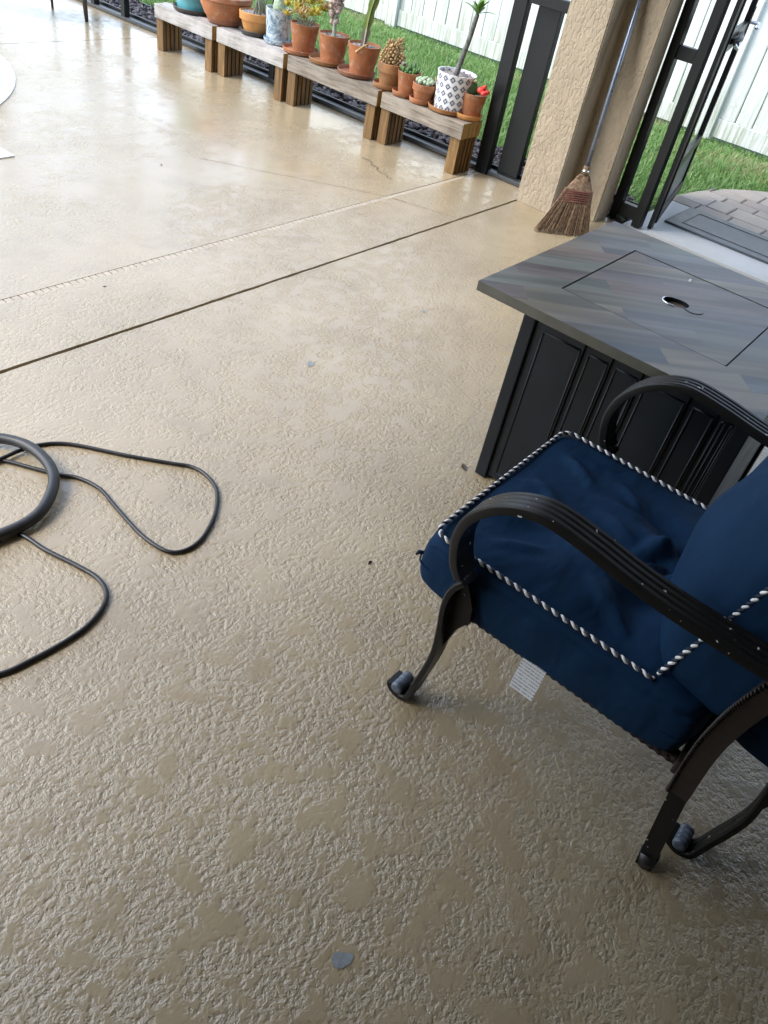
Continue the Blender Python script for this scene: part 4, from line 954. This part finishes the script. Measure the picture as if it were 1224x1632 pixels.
    # seat cushion
    CREASE = [(.53, .44, .485, .36, .018, .010), (.40, .46, .34, .36, .016, .006), (.34, .17, .43, .13, .014, .016), (.30, .16, .36, .11, .012, .014), (.30, .33, .23, .20, .018, .010), (.20, .18, .13, .10, .013, .012), (.19, .21, .14, .13, .012, .010), (.33, .19, .43, .15, .012, .010), (.44, .33, .45, .18, .020, .008), (.27, .09, .37, .10, .012, .014), (.40, .29, .36, .19, .016, .009), (.36, .50, .38, .42, .014, .006), (.14, .42, .20, .33, .014, .007), (.22, .47, .26, .40, .014, .006), (.53, .30, .48, .22, .014, .008)]
    def fs_(P, u):
        x, y = u.x, u.y; P = P.copy()
        top = max(0, u.z); edge = max(abs(x), abs(y))
        P.z += .012 * top * (1 - x * x) * (1 - y * y)
        w = noise.noise(Vector((P.x * 7, P.y * 7, 1.3))) * .010 + noise.noise(Vector((P.x * 16, P.y * 9, 4.3))) * .005
        # folds running out from the back of the seat
        a = math.atan2(P.x - .36, P.y - .0); rr_ = math.hypot(P.x - .36, P.y)
        w += .013 * math.sin(a * 8 + 2 * noise.noise(Vector((P.x * 5, P.y * 5, 0)))) * math.exp(-((rr_ - .17) / .12) ** 2)
        for (ax, ay, bx_, by_, cw, ca) in CREASE:
            dx, dy = bx_ - ax, by_ - ay; t_ = ((P.x - ax) * dx + (P.y - ay) * dy) / (dx * dx + dy * dy); tc_ = min(1, max(0, t_)); sx = (P.x - ax - dx * tc_); sy = (P.y - ay - dy * tc_)
            sd_ = (sx * dy - sy * dx) / math.hypot(dx, dy); d_ = math.hypot(sx, sy); w += 1.5 * ca * math.exp(-(d_ / cw) ** 2) * (1 + .9 * max(-1, min(1, sd_ / cw))) * (math.sin(math.pi * (.12 + .76 * tc_)))
        P.z += w * top ** .5 * (1 - edge ** 6)
        if u.z < .6 and abs(u.z) < .98:
            k = .010 * math.sin(math.pi * (u.z + 1) / 2); P.x += k * (x if abs(x) > .9 else 0); P.y += k * (y if abs(y) > .9 else 0)
            P += Vector((x, y, 0)) * .004 * noise.noise(Vector((P.x * 18, P.y * 18, P.z * 6)))
        if y > .5 and u.z < 0: P.y += .012 * (y - .5) * -u.z
        return P
    SX0, SX1, SY0, SY1, SZ0, SZ1 = .052, .652, -.092, .528, .303, .456
    cu = superbox(((SX0 + SX1) / 2, (SY0 + SY1) / 2, (SZ0 + SZ1) / 2), (SX1 - SX0) / 2, (SY1 - SY0) / 2, (SZ1 - SZ0) / 2, 11, 64, fs_).build('seat_cushion', M['fabric'], c, True)
    def ring(x0, x1, y0, y1, z, rad=.03, n=5, zf=None):
        P = []
        for cx_, cy_, a0 in ((x1 - rad, y1 - rad, 0), (x0 + rad, y1 - rad, 90), (x0 + rad, y0 + rad, 180), (x1 - rad, y0 + rad, 270)):
            for k in range(n + 1): a = R(a0 + 90 * k / n); P.append((cx_ + rad * math.cos(a), cy_ + rad * math.sin(a), z))
        return P
    RG = ring(SX0 + .015, SX1 - .015, SY0 + .006, SY1 - .013, SZ1 + .001)
    rope([(SX1 - .015, .08, SZ1 + .001)] + RG[:12] + [(SX0 + .015, .014, SZ1 - .001)], cu)
    sm = MB(); sm.tube([Vector(p) for p in ring(SX0 - .004, SX1 + .004, SY0, SY1 + .006, .372, .035)] , .0022, 5); sm.build('seam', M['fabric'], cu, True)
    MB().tube([(SX0 + .02, SY1 - .004, .385), (SX0 + .010, SY1 + .006, .387), (SX0 + .002, SY1 + .007, .384)], [.004, .005, .0025], 6).build('tie', M['rope_navy'], cu, True)
    # back cushion, leaning
    bk = empty('back_cushion_pivot', (0, 0, 0)); bk.parent = c
    bl = R(13)
    def fb_(P, u):
        P = P.copy(); k = (1 - u.x ** 2) * (1 - min(1, u.z ** 2)); 
        P.y += (.125 if u.y > 0 else -.02) * k ** .5 * abs(u.y) ** .5
        w = noise.noise(Vector((P.x * 6, P.z * 6, 7.7))) * .012 + noise.noise(Vector((P.x * 13, P.z * 8, 2.2))) * .006
        P.y += w * (1 if u.y > 0 else 0)
        q = Vector((P.x, P.y, P.z - .42)); q = Matrix.Rotation(bl, 3, 'X') @ q; return Vector((q.x, q.y, q.z + .42))
    bc = superbox((.354, -.048, .675), .278, .072, .245, 7, 40, fb_); 
    COL.objects.unlink(bk); bpy.data.objects.remove(bk)
    bo = bc.build('back_cushion', M['fabric'], c, True)
    P = []
    for (x, _, z) in [(p[0], 0, p[1]) for p in [(q[0], q[1]) for q in ring(.082, .626, .436, .914, 0, .03)]]:
        q = Matrix.Rotation(bl, 3, 'X') @ Vector((x, .022, z - .42)); P.append((q.x, q.y, q.z + .42))
    rope(P, bo, True)
    P = []
    for (x, z) in [(q[0], q[1]) for q in ring(.082, .626, .436, .914, 0, .03)]:
        q = Matrix.Rotation(bl, 3, 'X') @ Vector((x, -.115, z - .42)); P.append((q.x, q.y, q.z + .42))
    rope(P, bo, True)
    # care tag hanging below the near side
    tg = MB(); tg.add([(0, -.027, 0), (0, .027, 0), (-.006, .028, -.05), (-.006, -.027, -.05), (-.016, .027, -.10), (-.016, -.028, -.10)], [(0, 1, 2, 3), (3, 2, 4, 5)])
    t = tg.build('care_tag', M['tag'], cu, loc=(.056, .212, .334)); sd = t.modifiers.new('thick', 'SOLIDIFY'); sd.thickness = .0006
    return c
ch = make_chair('navy cushioned patio chair with black arms beside the fire table, seen nearly whole')
ch2 = copy_tree(ch); ch2.location = (1.13, -.668, 0); ch2['label'] = 'navy patio chair at the right edge, only its curled front foot in view'

# ------------------------------------------------------------------ hose and cords
hp = catmull([(.20, 1.72, .018), (.34, 1.90, .018), (.56, 1.955, .018), (.74, 1.90, .02), (.845, 1.79, .03), (.872, 1.68, .034), (.842, 1.565, .028), (.735, 1.478, .02), (.60, 1.475, .018), (.42, 1.50, .018), (.27, 1.58, .018)], 12, True)
o = MB().tube(hp + [hp[0]], .0155, 14, False).build('coiled_hose', M['hose'], None, True); tag(o, 'thick black hose coiled on the floor at the left edge', 'hose')
def cord(pts, r, label):
    o = MB().tube(catmull([(x, y, z) for x, y, z in pts], 10), r, 8).build('power_cord', M['black_rubber'], None, True); tag(o, label, 'cord', 'black cords on the floor'); return o
cord([(.60, 1.77, .006), (.70, 1.76, .006), (.79, 1.747, .012), (.85, 1.748, .012), (.906, 1.748, .006), (.977, 1.700, .006), (1.069, 1.559, .006), (1.15, 1.445, .006), (1.182, 1.400, .006), (1.190, 1.345, .006), (1.170, 1.275, .006), (1.105, 1.205, .006), (1.030, 1.158, .006), (.972, 1.140, .006), (.925, 1.150, .006), (.903, 1.185, .006), (.897, 1.265, .006), (.912, 1.385, .006), (.925, 1.48, .006), (.908, 1.555, .006), (.875, 1.600, .006), (.845, 1.655, .006), (.79, 1.755, .006), (.70, 1.86, .006), (.5, 2.0, .006)], .0058, 'thin black cord in a long loop reaching right of the hose coil')
cord([(.42, 1.62, .006), (.56, 1.55, .006), (0.662, 1.477, .006), (0.687, 1.365, .006), (0.712, 1.270, .006), (0.723, 1.203, .006), (0.709, 1.151, .006), (0.673, 1.118, .006), (0.618, 1.096, .006), (0.556, 1.090, .006), (0.474, 1.095, .006), (0.407, 1.107, .006), (.30, 1.16, .006)], .0062, 'black cord bending out below the hose coil near the left edge')

# ------------------------------------------------------------------ brown patio chair at the far left, legs in view
bc = empty('brown_patio_chair', (4.0, 6.35, 0), 'brown metal patio chair beyond the benches, only its legs in view', 'chair')
for (x, y, r0, r1) in ((.08, .16, .010, .014), (.12, -.23, .014, .028), (-.49, .54, .012, .018), (-.45, .15, .014, .026)):
    MB().tube([(x, y, .001), (x * .97, y * .97, .2), (x * .93, y * .93, .42)], [r0, (r0 + r1) / 2, r1], 10).build('leg', M['brownmetal'], bc, True)
SQ = [(.13, -.25), (.09, .19), (-.50, .57), (-.46, .13)]
MB().add([(x, y, z) for z in (.42, .45) for x, y in SQ], [(3, 2, 1, 0), (4, 5, 6, 7)] + [(k, (k + 1) % 4, 4 + (k + 1) % 4, 4 + k) for k in range(4)]).build('seat', M['brownmetal'], bc)
bs = MB()
for k in range(7): bs.box((-.475, .15 + k * .062, .455), (-.455, .18 + k * .062, .92), .004)
bs.box((-.48, .14, .921), (-.45, .56, .95), .006); bs.build('backrest', M['brownmetal'], bc)
